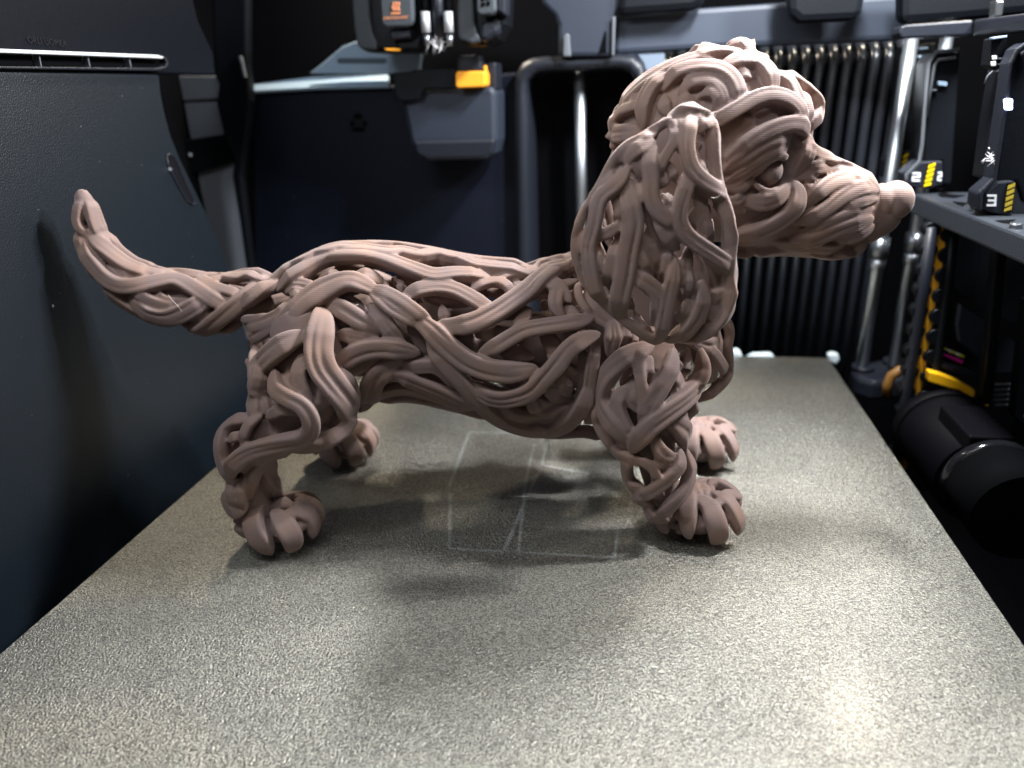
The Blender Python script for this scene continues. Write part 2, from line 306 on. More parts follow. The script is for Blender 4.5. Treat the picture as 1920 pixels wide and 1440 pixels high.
for k in range(26):
    c = at(822 + rs_.gauss(0, 8), 82 + rs_.gauss(0, 6), 434 + rs_.uniform(-3, 3)); d1 = np.array([rs_.uniform(-3, 3), rs_.uniform(-1, 1), rs_.uniform(-3.5, 3.5)]); d2 = np.array([rs_.uniform(-1, 1), rs_.uniform(-1, 1), rs_.uniform(-1, 1)])
    b = len(V); V += [c - d1, c + d2, c + d1, c + np.array([0.3, -0.5, 0.2])]; Fc += [[b, b + 1, b + 2], [b, b + 3, b + 1], [b + 1, b + 3, b + 2], [b, b + 2, b + 3]]
b = len(V); V += [at(812, 84, 433), at(820, 82, 433), at(814, 101, 433), at(816, 88, 431)]; Fc += [[b, b + 1, b + 2], [b, b + 3, b + 1], [b + 1, b + 3, b + 2], [b, b + 2, b + 3]]
tag(mesh_obj('filament_scraps', V, Fc, new_mat('scrap', (0.45, 0.44, 0.45), 0.5)), 'crumpled pale filament scraps caught under the steel pins', 'plastic scraps')
# ------------------------------------------------------------------ arch bezel and rod
t = thing('duct_frame', 'dark rounded frame around a black opening with a bright upright rod', 'frame')
out_ = [(966, 620), (966, 150), (970, 132), (980, 118), (995, 109), (1020, 106), (1100, 103), (1175, 100), (1196, 104), (1208, 118), (1213, 140), (1214, 620)]
in_ = [(1192, 620), (1191, 150), (1186, 138), (1176, 130), (1160, 128), (1100, 131), (1010, 135), (998, 140), (990, 150), (988, 165), (1000, 620)]
n_o, n_i = len(out_), len(in_); in_r = in_[::-1]
V = []; k = 12
def samp(path, k):
    p = np.array(path, float); L = np.concatenate([[0], np.cumsum(np.linalg.norm(np.diff(p, axis=0), axis=1))]); u = np.linspace(0, L[-1], k)
    return [(np.interp(s_, L, p[:, 0]), np.interp(s_, L, p[:, 1])) for s_ in u]
so, si = samp(out_, 60), samp(in_r, 60)
V = [at(x, y, 497) for x, y in so] + [at(x, y, 493) for x, y in [((a[0] + b[0]) / 2, (a[1] + b[1]) / 2) for a, b in zip(so, si)]] + [at(x, y, 497) for x, y in si] + [at(x, y, 497) + np.array([0, 40, 0]) for x, y in si] + [at(x, y, 497) + np.array([0, 12, 0]) for x, y in so]
Fc = []
for r0, r1 in ((4, 0), (0, 1), (1, 2), (2, 3)): Fc += [[r0 * 60 + i, r0 * 60 + i + 1, r1 * 60 + i + 1, r1 * 60 + i] for i in range(59)]
mesh_obj('bezel', V, Fc, CHAR, t, True)
slabY('black_opening', [(985, 120), (1195, 118), (1195, 620), (985, 620)], 538, 3, PIT, t, 0)
tube('upright_rod', [at(1086, 100, 515), at(1093, 560, 515)], 3.9, STEEL, t, 20)
grp_at(t, at(1090, 620, 497))
# ------------------------------------------------------------------ gantry pieces along the top
t = thing('gantry_mount', 'slate grey funnel-shaped mount above the dark rounded frame', 'mount')
slabY('mount_plate', [(995, -80), (1190, -80), (1176, 0), (1154, 32), (1151, 106), (1047, 106), (1047, 48), (1040, 30), (1018, 8)], 490, 14, SLATE, t, 2.5)
slabY('raised_rib', [(1057, 68), (1062, 62), (1067, 64), (1070, 106), (1056, 106)], 486, 5, GREY, t, 0.8)
slabY('groove', [(1134, 58), (1137, 60), (1137, 98), (1122, 100)], 489.6, 2, PIT, t, 0)  # black strip on the plate face painted as a shaded channel
slabY('edge_bead', [(1148, 32), (1154, 30), (1151, 104), (1147, 104)], 487, 4, GREY, t, 0.5)
grp_at(t, at(1100, 106, 490))
t = slabY('gantry_beam', [(1152, 34), (1300, 16), (1720, -14), (1700, 74), (1500, 83), (1300, 92), (1152, 101)], 500, 14, BEAM, None, 3)
tag(t, 'slate blue gantry beam running right above the row of black ribs', 'beam')
t = slabY('dark_cover', [(1168, -80), (1345, -80), (1320, 8), (1298, 18), (1158, 28)], 484, 12, BLACK, None, 4)
tag(t, 'black cover hanging over the left end of the gantry beam', 'cover')
t = slabY('dark_cover', [(1475, -80), (1640, -80), (1618, 22), (1608, 37), (1500, 42), (1480, 26)], 470, 14, BLACK, None, 4)
tag(t, 'black rounded cover hanging over the middle of the gantry beam', 'cover')
t = slabY('dark_cover', [(1690, -80), (1960, -80), (1960, 22), (1800, 36), (1690, 44)], 462, 14, BLACK, None, 4)
tag(t, 'black cover filling the top right corner above the grey top bar', 'cover')
t = slabY('shiny_cheek', [(1166, 100), (1246, 97), (1246, 240), (1214, 240), (1213, 140), (1206, 118), (1196, 104)], 503, 6, new_mat('cheek_reflection', (0.2, 0.25, 0.32), 0.3, 0.3), None, 2)  # lighter colour stands for a bright reflection on this glossy corner
tag(t, 'shiny panel corner coloured light blue-grey for its reflection, between the rounded frame and the ribs', 'panel')
# ------------------------------------------------------------------ ribbed rear wall
t = thing('ribbed_rear_wall', 'tall black wall of upright rounded ribs behind the dog head', 'wall')
prism('backing', [at(1240, 90, 556), at(1720, 70, 556), np.array([180., 556, -90]), np.array([8., 556, -90])], (0, 5, 0), PIT, t, 0)
rib0 = None
for k in range(18):
    x = 1254 + 26.0 * k; yt = 100 - (x - 1240) * 0.052
    top = at(x, yt, 540); x0 = top[0]; z0 = top[2]
    if rib0 is None:
        pts = [np.array([0, 16, 0.5])] + [np.array([0, 14 - 12 * math.sin(a), -12 + 12 * math.cos(a)]) for a in np.linspace(0, math.pi / 2, 7)] + [np.array([0, 2, -40]), np.array([0, 2, -290.])]
        rib0 = tube('rib', pts, 3.1, new_mat('rib_black', (0.024, 0.028, 0.036), 0.22, 0, 0.9), t, 12, sq=1.2); r_ = rib0
    else:
        r_ = rib0.copy(); COL.objects.link(r_); r_.parent = t
    r_.location = (x0 * MM, 538 * MM, z0 * MM)
notch = None
for k in range(17):
    x = 1267 + 26.0 * k; yt = 100 - (x - 1240) * 0.052
    for q in range(2):
        tp = at(x, yt + 26 + 62 * q, 548)
        if notch is None: notch = box('tooth', (-1.6, 0, -3), (1.6, 3, 3), CHAR, t, 0.4); n_ = notch
        else: n_ = notch.copy(); COL.objects.link(n_); n_.parent = t
        n_.location = Vector(tp * MM)
# ------------------------------------------------------------------ right side: shelf, rods, tool racks
ZT = 116.0
t = thing('tool_shelf', 'long charcoal shelf with cut-outs shown as black patches, running forward right of the nose', 'shelf')
box('shelf_slab', (150, 225, 105), (212, 446, ZT), SHELF, t, 1.4)
for q in ([(1758, 364), (1768, 360), (1785, 364), (1810, 366), (1790, 371), (1764, 369)], [(1740, 355), (1768, 353), (1765, 357), (1745, 359)], [(1786, 377), (1815, 380), (1805, 386), (1795, 383)], [(1866, 413), (1905, 411), (1893, 419), (1878, 417)], [(1818, 390), (1828, 384), (1838, 388), (1830, 393)]):
    prism('cut_out_shade', [atZ(x, y, ZT + 0.25) for x, y in q], (0, 0, -0.2), PIT, t, 0)  # thin black sheets on the top stand for shade in the openings
for x, y in ((1828, 388), (1904, 428)):
    c = atZ(x, y, ZT); tube('screw', [c, c + np.array([0, 0, 2.2])], 2.4, DSTEEL, t, 12)
grp_at(t, (180, 330, 105))
def digit(ch, x, y, w, h, Y, parent, skew=0.0):
    segs = {'2': [(0, 0, 1, 0), (1, 0, 1, .5), (0, .5, 1, .5), (0, .5, 0, 1), (0, 1, 1, 1)], '3': [(0, 0, 1, 0), (1, 0, 1, 1), (.15, .5, 1, .5), (0, 1, 1, 1)]}[ch]
    V = []; Fc = []; s = 0.13
    for a, b, c, d in segs:
        x0, x1 = min(a, c) - s, max(a, c) + s; y0, y1 = min(b, d) - s * 0.8, max(b, d) + s * 0.8; n0 = len(V)
        for dy in (0, 0.5):
            V += [at(x + u * w + skew * (1 - v) * w, y + v * h, Y) + np.array([0, dy, 0]) for u, v in ((x0, y0), (x1, y0), (x1, y1), (x0, y1))]
        Fc += [[n0 + i for i in f] for f in ([3, 2, 1, 0], [4, 5, 6, 7], [0, 1, 5, 4], [1, 2, 6, 5], [2, 3, 7, 6], [3, 0, 4, 7])]
    # overlapping strokes are offset a hair each so no faces coincide
    for i in range(len(V)): V[i] = V[i] - np.array([0, 0.02 * (i // 8), 0])
    return mesh_obj('digit', V, Fc, WHITE, parent)
def stripes(p0, p1, w, n, Y, parent, mat):
    (xa, ya), (xb, yb) = p0, p1
    slabY('stripe_backing', [(xa - w / 2, ya), (xa + w / 2, ya), (xb + w / 2, yb), (xb - w / 2, yb)], Y + 0.3, 0.4, PIT, parent, 0)
    for k in range(n):
        u0 = k / n; u1 = (k + 0.62) / n; cx0 = xa + (xb - xa) * u0; cx1 = xa + (xb - xa) * u1; y0 = ya + (yb - ya) * u0; y1 = ya + (yb - ya) * u1; sl = (yb - ya) / n * 0.55
        slabY('stripe', [(cx0 - w / 2, min(y0 + sl, yb)), (cx0 + w / 2, y0), (cx1 + w / 2, y1), (cx1 - w / 2, min(y1 + sl, yb))], Y, 0.3, mat, parent, 0)
t = thing('tool_dock', 'black tool dock numbered 2 with a yellow striped corner, middle of three', 'tool dock', 'numbered tool docks on the shelf')
slabY('base', [(1701, 350), (1701, 328), (1728, 303), (1768, 302), (1768, 346), (1745, 353)], 440, 18, CHAR, t, 0.8)
slabY('column', [(1733, 303), (1744, 118), (1758, 98), (1800, 94), (1794, 200), (1784, 345), (1768, 345), (1768, 302)], 444, 24, BLACK, t, 1)
tube('outer_rim', pathY([(1699, 350), (1700, 326), (1724, 302), (1729, 270), (1741, 118), (1754, 98), (1798, 93)], 441), 1.0, GREY, t, 8)
tube('inner_rim', pathY([(1738, 220), (1752, 122), (1760, 112), (1792, 109)], 442), 0.8, GREY, t, 8)
slabY('latch', [(1760, 152), (1777, 154), (1776, 162), (1760, 160)], 442, 3, PALE, t, 0.3)
slabY('latch', [(1745, 168), (1757, 167), (1756, 171), (1745, 172)], 442, 3, GREY, t, 0.3)
digit('2', 1711.5, 325, 12, 13.5, 439.4, t, 0.1); digit('2', 1758.5, 324, 6, 13.5, 439.4, t, 0.2)
stripes((1748, 305), (1738, 350), 13, 5, 439.2, t, YEL)
grp_at(t, at(1740, 350, 440))
t = thing('tool_dock', 'black tool dock partly hidden behind the bright rod, its yellow stripes showing', 'tool dock', 'numbered tool docks on the shelf')
slabY('base', [(1660, 335), (1662, 302), (1684, 284), (1712, 283), (1710, 332)], 478, 14, CHAR, t, 0.8)
slabY('column', [(1682, 290), (1690, 110), (1700, 86), (1757, 80), (1740, 300), (1712, 300)], 482, 16, BLACK, t, 1)
tube('outer_rim', pathY([(1688, 140), (1692, 104), (1702, 90)], 480), 1.0, GREY, t, 8)
slabY('edge_highlight', [(1724, 89), (1740, 88), (1742, 91), (1723, 93)], 478, 3, PALE, t, 0.3)  # pale strips painted as light catching the dock edges
slabY('edge_highlight', [(1722, 104), (1737, 103), (1738, 107), (1721, 108)], 478, 3, PALE, t, 0.3)
slabY('latch', [(1715, 151), (1723, 151), (1722, 154), (1715, 154)], 478, 3, GREY, t, 0.3)
stripes((1699, 286), (1691, 327), 9, 4, 477.4, t, YEL)
grp_at(t, at(1690, 335, 478))
t = thing('tool_dock', 'black tool dock numbered 3 with dull yellow stripes, nearest and furthest right', 'tool dock', 'numbered tool docks on the shelf')
slabY('base', [(1842, 392), (1845, 364), (1872, 341), (1903, 339), (1898, 406), (1858, 399)], 362, 18, CHAR, t, 0.8)
slabY('column', [(1866, 342), (1880, 240), (1903, 108), (1925, 92), (1960, 90), (1960, 380), (1920, 380), (1906, 339)], 366, 26, BLACK, t, 1)
prism('rim_post', [at(x, y, 360) for x, y in [(1833, 394), (1834, 362), (1860, 335), (1872, 262), (1893, 118), (1905, 92), (1925, 78), (1925, 90), (1911, 102), (1902, 122), (1882, 262), (1870, 338), (1845, 364), (1843, 394)]], (0, 10, 0), CHAR, t, 0.8)
slabY('side_plate', [(1903, 330), (1924, 240), (1960, 240), (1960, 420), (1897, 408)], 369, 6, GREY, t, 0.6)
digit('3', 1852, 367, 14, 18, 361.4, t, 0.08)
stripes((1897, 343), (1889, 397), 14, 5, 361.2, t, new_mat('dull_yellow', (0.45, 0.33, 0.03), 0.5))
grp_at(t, at(1870, 400, 362))
t = thing('dock_circuit', 'small black bracket with silvery contacts between the numbered docks', 'bracket')
slabY('block', [(1858, 72), (1890, 66), (1888, 98), (1880, 130), (1862, 130), (1852, 124)], 372, 8, BLACK, t, 0.6)
slabY('edge_highlight', [(1860, 70), (1889, 66), (1889, 70), (1861, 74)], 369, 3, PALE, t, 0.2)  # pale strip painted as light on the block's top edge
for x, y, w, h in ((1863, 104, 7, 8), (1861, 115, 7, 9)): slabY('contact', [(x, y), (x + w, y), (x + w, y + h), (x, y + h)], 370, 2, WHITE, t, 0.3)
for k in range(5): tube('wire', pathY([(1871, 110 + k * 10.5), (1892, 108.5 + k * 10.5)], 371), 0.35, GREY, t, 6)
tube('wire', pathY([(1846, 156), (1852, 142), (1860, 134), (1872, 134), (1876, 142), (1873, 154)], 371), 0.35, GREY, t, 6)
slabY('lower_arm', [(1883, 158), (1896, 160), (1890, 215), (1876, 300), (1868, 300), (1878, 215)], 371, 5, CHAR, t, 0.5)
grp_at(t, at(1870, 160, 372))
LEDM = new_mat('led_glow', (0.8, 0.85, 1.0), 0.4, emit=(0.55, 0.62, 1.0), es=14)
tag(slabY('indicator_light', rrect(1887, 185, 1899, 206, 3), 358, 3, LEDM, None, 0.3), 'tiny glowing white-violet indicator light on the rightmost dock', 'light')
rs_ = random.Random(9); V = []; Fc = []
for k in range(16):
    c = at(1858 + rs_.gauss(0, 6), 300 + rs_.gauss(0, 9), 357 + rs_.uniform(-2, 2)); d1 = np.array([rs_.uniform(-3, 3), rs_.uniform(-1, 1), rs_.uniform(-3, 3)]) * 0.6
    b = len(V); V += [c - d1, c + np.array([0.4, 0.2, 0.4]), c + d1, c + np.array([0.2, -0.4, 0.1])]; Fc += [[b, b + 1, b + 2], [b, b + 3, b + 1], [b + 1, b + 3, b + 2], [b, b + 2, b + 3]]
tag(mesh_obj('filament_wisp', V, Fc, bpy.data.materials['scrap']), 'small frayed pale filament wisp beside the dock numbered 3', 'plastic scraps')
# top bar
t = thing('top_bar', 'grey cranked bar across the top of the numbered docks', 'bar')
slabY('front_length', [(1686, 62), (1690, 49), (1700, 46), (1826, 37), (1823, 66), (1690, 72)], 432, 14, CHAR, t, 1)
prism('side_length', [at(1826, 37, 432), at(1960, 20, 350), at(1960, 56, 350), at(1823, 67, 432)], (12, 8, 0), CHAR, t, 1)
grp_at(t, at(1800, 70, 432))
tag(slabY('upright_pipe', [(1868, 0), (1884, 0), (1880, 30), (1866, 32)], 440, 8, new_mat('foil', (0.1, 0.105, 0.11), 0.25, 0.6), None, 0.8), 'short crinkled dark pipe end above the grey top bar', 'pipe')
# rods
def rod(name, px0, px1, Y, r, lab, collar, lower):
    t = thing(name, lab, 'rod', 'upright steel guide rods'); a = at(*px0, Y); b = at(*px1, Y)
    tube('shaft', [a, b], r, STEEL, t, 24)
    if collar:
        c0 = a + (b - a) * collar[0]; c1 = a + (b - a) * collar[1]; tube('bearing_collar', [c0, c1], r * 1.45, DSTEEL, t, 20)
        c2 = a + (b - a) * (collar[1] + 0.005); tube('bearing_ring', [c1, c2 + (b - a) * 0.03], r * 1.25, STEEL, t, 20)
    grp_at(t, b)
rod('guide_rod', (1711, 60), (1614, 700), 470, 3.7, 'bright steel rod standing between the ribs and the left tool dock', (0.56, 0.62), None)
rod('guide_rod', (1777, 60), (1675, 685), 474, 3.4, 'dimmer steel rod standing behind the shelf, to the right of the bright one', (0.56, 0.62), None)
t = thing('rod_base', 'dark rounded foot plate holding the two steel rods at the bed corner', 'base')
prism('foot_plate', [atZ(x, y, -2) for x, y in [(1596, 690), (1612, 680), (1660, 672), (1700, 668), (1740, 680), (1745, 700), (1690, 712), (1640, 716), (1604, 706)]], (0, 0, -14), CHAR, t, 3)
for x, y in ((1618, 693), (1676, 682)):
    c = atZ(x, y, -2); tube('collar', [c, c + np.array([0, 0, 3.0])], 7, CHAR, t, 20)
grp_at(t, atZ(1660, 695, -16))
# cable chain with amber strip
t = thing('cable_chain', 'black scalloped cable chain with an amber strip down its middle', 'cable chain')
YC = 408
prism('amber_strip', [at(x, y, YC) for x, y in [(1762, 425), (1775, 428), (1766, 500), (1752, 580), (1742, 640), (1733, 700), (1722, 760), (1712, 800), (1700, 880), (1690, 876), (1700, 790), (1712, 740), (1722, 680), (1732, 620), (1742, 560), (1754, 490)]], (0, 2, 0), AMBER, t, 0)
for k in range(12):
    y = 432 + k * 38; xc = 1766 - (y - 432) * 0.152
    for s_, nm in ((-17, 'link'), (16.5, 'link')):
        c = at(xc + s_, y + (10 if s_ > 0 else 0), YC - 3); o_ = tube(nm, [c, c + np.array([0, 7, 0])], 4.1, BLACK, t, 14)
tube('side_rail', pathY([(1746, 425), (1728, 560), (1708, 690), (1690, 800), (1682, 850)], YC - 2), 3.2, CHAR, t, 8)
tube('side_rail', pathY([(1788, 430), (1776, 540), (1762, 640), (1750, 720), (1742, 790)], YC - 1), 3.0, BLACK, t, 8)
grp_at(t, at(1715, 860, YC))
tag(tube('curved_hose', pathY([(1663, 742), (1664, 722), (1672, 704), (1688, 694), (1706, 692)], 425), 3.0, new_mat('dull_amber', (0.16, 0.075, 0.012), 0.5), None, 10), 'dull amber hose bending behind the cable chain foot', 'hose')
# lower right machinery
tag(slabY('yellow_strap', [(1742, 697), (1762, 701), (1800, 716), (1829, 733), (1827, 746), (1816, 743), (1800, 732), (1780, 728), (1741, 716)], 400, 6, new_mat('strap_yellow', (0.95, 0.50, 0.01), 0.45), None, 0.8), 'bright yellow strap lying behind the black motor', 'strap')
tag(slabY('yellow_clip', [(1841, 745), (1855, 756), (1853, 763), (1840, 757), (1845, 752)], 398, 3, bpy.data.materials['strap_yellow'], None, 0.3), 'tiny bright yellow clip right of the yellow strap', 'clip')
MOT = new_mat('motor_black', (0.0025, 0.0025, 0.004), 0.6, 0, 0.08)
t = thing('drive_motor', 'large black cylindrical motor lying right of the plate edge', 'motor')
c = at(1768, 812, 395)
tube('can', [c, c + np.array([0, -4, 0]), c + np.array([0, -55, 0])], 23.5, MOT, t, 48)
tube('rim_ring', [c + np.array([0, 8, 0]), c + np.array([0, -1, 0])], 24.5, MOT, t, 48)
box('terminal_block', tuple(c + np.array([-14, -60, 14])), tuple(c + np.array([6, -22, 27])), MOT, t, 1.2)
grp_at(t, c - np.array([0, 0, 26]))
t = thing('roller_end', 'glossy black rounded housing end at the lower right, nearer than the motor', 'housing')
c = at(1858, 905, 315)
tube('drum', [c, c + np.array([0, -30, 0])], 20.0, PIT, t, 48)
tube('gloss_rim', [c + np.array([0, 3, 0]), c + np.array([0, 1.6, 0]), c + np.array([0, -1.6, 0]), c + np.array([0, -3, 0])], 21, GLOSS, t, 48, rs=[20, 21.2, 21.2, 20])
grp_at(t, c - np.array([0, 0, 18]))
t = thing('side_machinery', 'dark grey plates and zigzag belt in the lower right behind the shelf', 'machinery')
slabY('grey_plate', [(1802, 572), (1856, 609), (1842, 674), (1800, 642), (1796, 610)], 420, 5, SLATE, t, 0.5)
zz = [(1872, 622), (1910, 646)] + [(1910 - k * 2.0 + (3 if k % 2 else -3), 652 + k * 7) for k in range(8)] + [(1860 + (7 - k) * 1.6 + (3 if k % 2 else -3), 700 - k * 9) for k in range(8)]
slabY('toothed_belt', [(1872, 622), (1910, 646)] + [(1908 - k * 1.6 + (3 if k % 2 else -3), 652 + k * 6.5) for k in range(8)] + [(1862 + k * 1.4 + (3 if k % 2 else -3), 698 - k * 9) for k in range(8)], 410, 3, CHAR, t, 0)
slabY('upright_bar', [(1868, 470), (1890, 470), (1862, 760), (1842, 760)], 392, 8, BLACK, t, 1)
slabY('upright_bar', [(1925, 560), (1950, 560), (1920, 800), (1900, 780)], 392, 8, BLACK, t, 1)
for k in range(5): tube('fin', pathY([(1848 + k * 4, 722 + k * 9.5), (1893 - k * 1, 721 + k * 9.5)], 404), 0.9, GREY, t, 8)
for k in range(5): tube('fin', pathY([(1908, 742 + k * 9.5), (1950, 744 + k * 9.5)], 404), 0.9, GREY, t, 8)
slabY('ledge_plate', [(1745, 683), (1835, 712), (1832, 704), (1745, 676)], 405, 10, CHAR, t, 0.5)
slabY('deck', [(1752, 600), (1800, 640), (1850, 690), (1850, 712), (1742, 680)], 428, 5, BLACK, t, 0.5)
grp_at(t, at(1840, 760, 410))
t = thing('warning_label', 'small label with yellow, white and magenta lines deep on the right', 'label')
slabY('magenta_line', [(1760, 659), (1806, 677), (1804, 682), (1759, 662)], 424, 0.5, new_mat('magenta_ink', (0.75, 0.02, 0.35), 0.5), t, 0)
for k, (x, m) in enumerate(((1765, 'y'), (1777, 'w'), (1782, 'y'), (1791, 'w'), (1797, 'y'))):
    y = 650 + (x - 1765) * 0.42; slabY('dash', [(x, y), (x + 10, y + 3), (x + 12, y + 7), (x + 2, y + 5)], 423.6 - 0.05 * k, 0.4, WHITE if m == 'w' else new_mat('lime_ink', (0.6, 0.65, 0.03), 0.5), t, 0)
grp_at(t, at(1785, 680, 424))
t = slabX('right_dark_wall', [(1752, 520), (1960, 640), (1960, 200), (1800, 120)], 235, 5, BLACK, None, 0)
tag(t, 'black side wall behind the numbered tool docks', 'wall')

rs_ = random.Random(21); V = []; Fc = []
def speck(c, u, v, n_, s_):
    b = len(V); a = rs_.uniform(0, 6.28); e = rs_.uniform(0.4, 1.0)
    for k in range(4): V.append(c + n_ * 0.05 + s_ * (math.cos(a + k * 1.571) * u * (e if k % 2 else 1) + math.sin(a + k * 1.571) * v * (1 if k % 2 else e)))
    V.append(c + n_ * (0.05 + s_ * 0.7)); Fc.extend([[b, b + 1, b + 4], [b + 1, b + 2, b + 4], [b + 2, b + 3, b + 4], [b + 3, b, b + 4]])
ux, uy, uz = np.array([1., 0, 0]), np.array([0, 1., 0]), np.array([0, 0, 1.])
for k in range(55): speck(np.array([XP, rs_.uniform(150, 360), rs_.uniform(0, 188)]), uy, uz, ux, rs_.uniform(0.12, 0.3))
speck(atX(99, 574, XP), uy, uz, ux, 0.9); speck(atX(100, 577, XP), uy, uz, ux, 0.6)
for k in range(40): speck(np.array([rs_.uniform(-205, 120), rs_.uniform(140, 470), 0.0]), ux, uy, uz, rs_.uniform(0.12, 0.28))
for k in range(25): speck(at(rs_.uniform(480, 960), rs_.uniform(180, 480), 504.5), ux, uz, -uy, rs_.uniform(0.2, 0.45))
tag(mesh_obj('dust', V, Fc, new_mat('dust_grey', (0.16, 0.16, 0.17), 0.7)), 'tiny pale dust specks scattered on the dark panels and the plate', 'dust', kind='stuff')
# ------------------------------------------------------------------ the dog: guide volumes, then strands laid over them
TH = math.radians(7.2); DO = np.array([-58.0, 282.0, 0.0])
AX = np.array([math.cos(TH), math.sin(TH), 0.0]); NR = np.array([-math.sin(TH), math.cos(TH), 0.0])
RL = np.stack([AX, NR, [0, 0, 1.0]])                      # world -> dog frame
def ray(x, y):                                            # in the dog frame
    return RL @ (CAM - DO), RL @ (M3 @ _d(x, y))
def onplane(x, y, off=0.0):
    c, v = ray(x, y); t = (off - c[1]) / v[1]; return c + v * t, t / F   # point, mm per pixel there
def ico(sub=2):
    bm = bmesh.new(); bmesh.ops.create_icosphere(bm, subdivisions=sub, radius=1.0)
    v = np.array([p.co[:] for p in bm.verts]); f = [[q.index for q in p.verts] for p in bm.faces]; bm.free(); return v, f
IV, IF = ico(3)
def remesh(verts, faces, voxel, smooth_it=0, name='tmp'):
    me = bpy.data.meshes.new(name); me.from_pydata([tuple(map(float, v)) for v in verts], [], faces); me.update()
    o = bpy.data.objects.new(name, me); COL.objects.link(o)
    m = o.modifiers.new('r', 'REMESH'); m.mode = 'VOXEL'; m.voxel_size = voxel; m.adaptivity = 0.0
    if smooth_it:
        s = o.modifiers.new('s', 'SMOOTH'); s.factor = 0.5; s.iterations = smooth_it
    dg = bpy.context.evaluated_depsgraph_get(); ev = o.evaluated_get(dg); em = ev.to_mesh()
    n = len(em.vertices); co = np.empty(n * 3); em.vertices.foreach_get('co', co)
    fs = np.empty(len(em.loops), int); em.loops.foreach_get('vertex_index', fs)
    ls = np.empty(len(em.polygons), int); em.polygons.foreach_get('loop_start', ls)
    lt = np.empty(len(em.polygons), int); em.polygons.foreach_get('loop_total', lt)
    ev.to_mesh_clear(); bpy.data.objects.remove(o); bpy.data.meshes.remove(me)
    return co.reshape(-1, 3), fs, ls, lt
def poly_list(fs, ls, lt): return [fs[a:a + b].tolist() for a, b in zip(ls, lt)]
class Guide:
    def __init__(self, chains, voxel=1.8, sm=6):
        V = []; Fc = []; n = 0
        for ch in chains:
            pts = ch['p']; off = ch.get('off', 0.0); ky = ch.get('ky', 1.0)
            P = []
            for q in pts:
                o_ = q[3] if len(q) > 3 else off
                c, s = onplane(q[0], q[1], o_); P.append((*c, q[2] * s, (q[4] if len(q) > 4 else ky), (q[5] if len(q) > 5 else 1.0)))
            P = np.array(P); Q = [P[0]]
            for a, b in zip(P[:-1], P[1:]):
                k = max(1, int(np.linalg.norm(a[:3] - b[:3]) / (0.22 * min(a[3], b[3]) + 0.3)))
                for i in range(1, k + 1): Q.append(a + (b - a) * i / k)
            for q in Q:
                V.append(IV * np.array([q[3], q[3] * q[4], q[3] * q[5]]) + q[:3]); Fc += [[i + n for i in f] for f in IF]; n += len(IV)
        V = np.concatenate(V)
        self.co, fs, ls, lt = remesh(V, Fc, voxel, sm)
        self.faces = poly_list(fs, ls, lt)
        self.bvh = BVHTree.FromPolygons([Vector(v) for v in self.co], self.faces)
        self.mid = self.co.mean(axis=0)
    def hit(self, x, y):
        c, v = ray(x, y); vn = v / np.linalg.norm(v)
        loc, nor, i, d = self.bvh.ray_cast(Vector(c), Vector(vn))
        if loc is None:                                    # just outside the outline: nearest place on the surface to the sight line
            best = None
            for t in np.linspace(150, 380, 70):
                r = self.bvh.find_nearest(Vector(c + vn * t))
                if best is None or r[3] < best[3]: best = r
            t0 = (np.array(best[0]) - c) @ vn
            p = c + vn * t0
            return p, np.array(best[1])
        return np.array(loc), np.array(nor)
def catmull(P, step):
    P = np.array(P, float)
    if len(P) == 2: P = np.array([P[0], (P[0] + P[1]) / 2, P[1]])
    E = np.vstack([2 * P[0] - P[1], P, 2 * P[-1] - P[-2]]); out = []
    for i in range(1, len(E) - 2):
        a, b, c, d = E[i - 1:i + 3]; n = max(2, int(np.linalg.norm((c - b)[:2]) / step))
        for k in range(n):
            t = k / n
            out.append(0.5 * ((2 * b) + (-a + c) * t + (2 * a - 5 * b + 4 * c - d) * t * t + (-a + 3 * b - 3 * c + d) * t ** 3))
    out.append(E[-2]); return np.array(out)
def smoothrows(A, it):
    A = A.copy()
    for _ in range(it): A[1:-1] = 0.25 * A[:-2] + 0.5 * A[1:-1] + 0.25 * A[2:]
    return A
NS = 24; WSC = 1.12
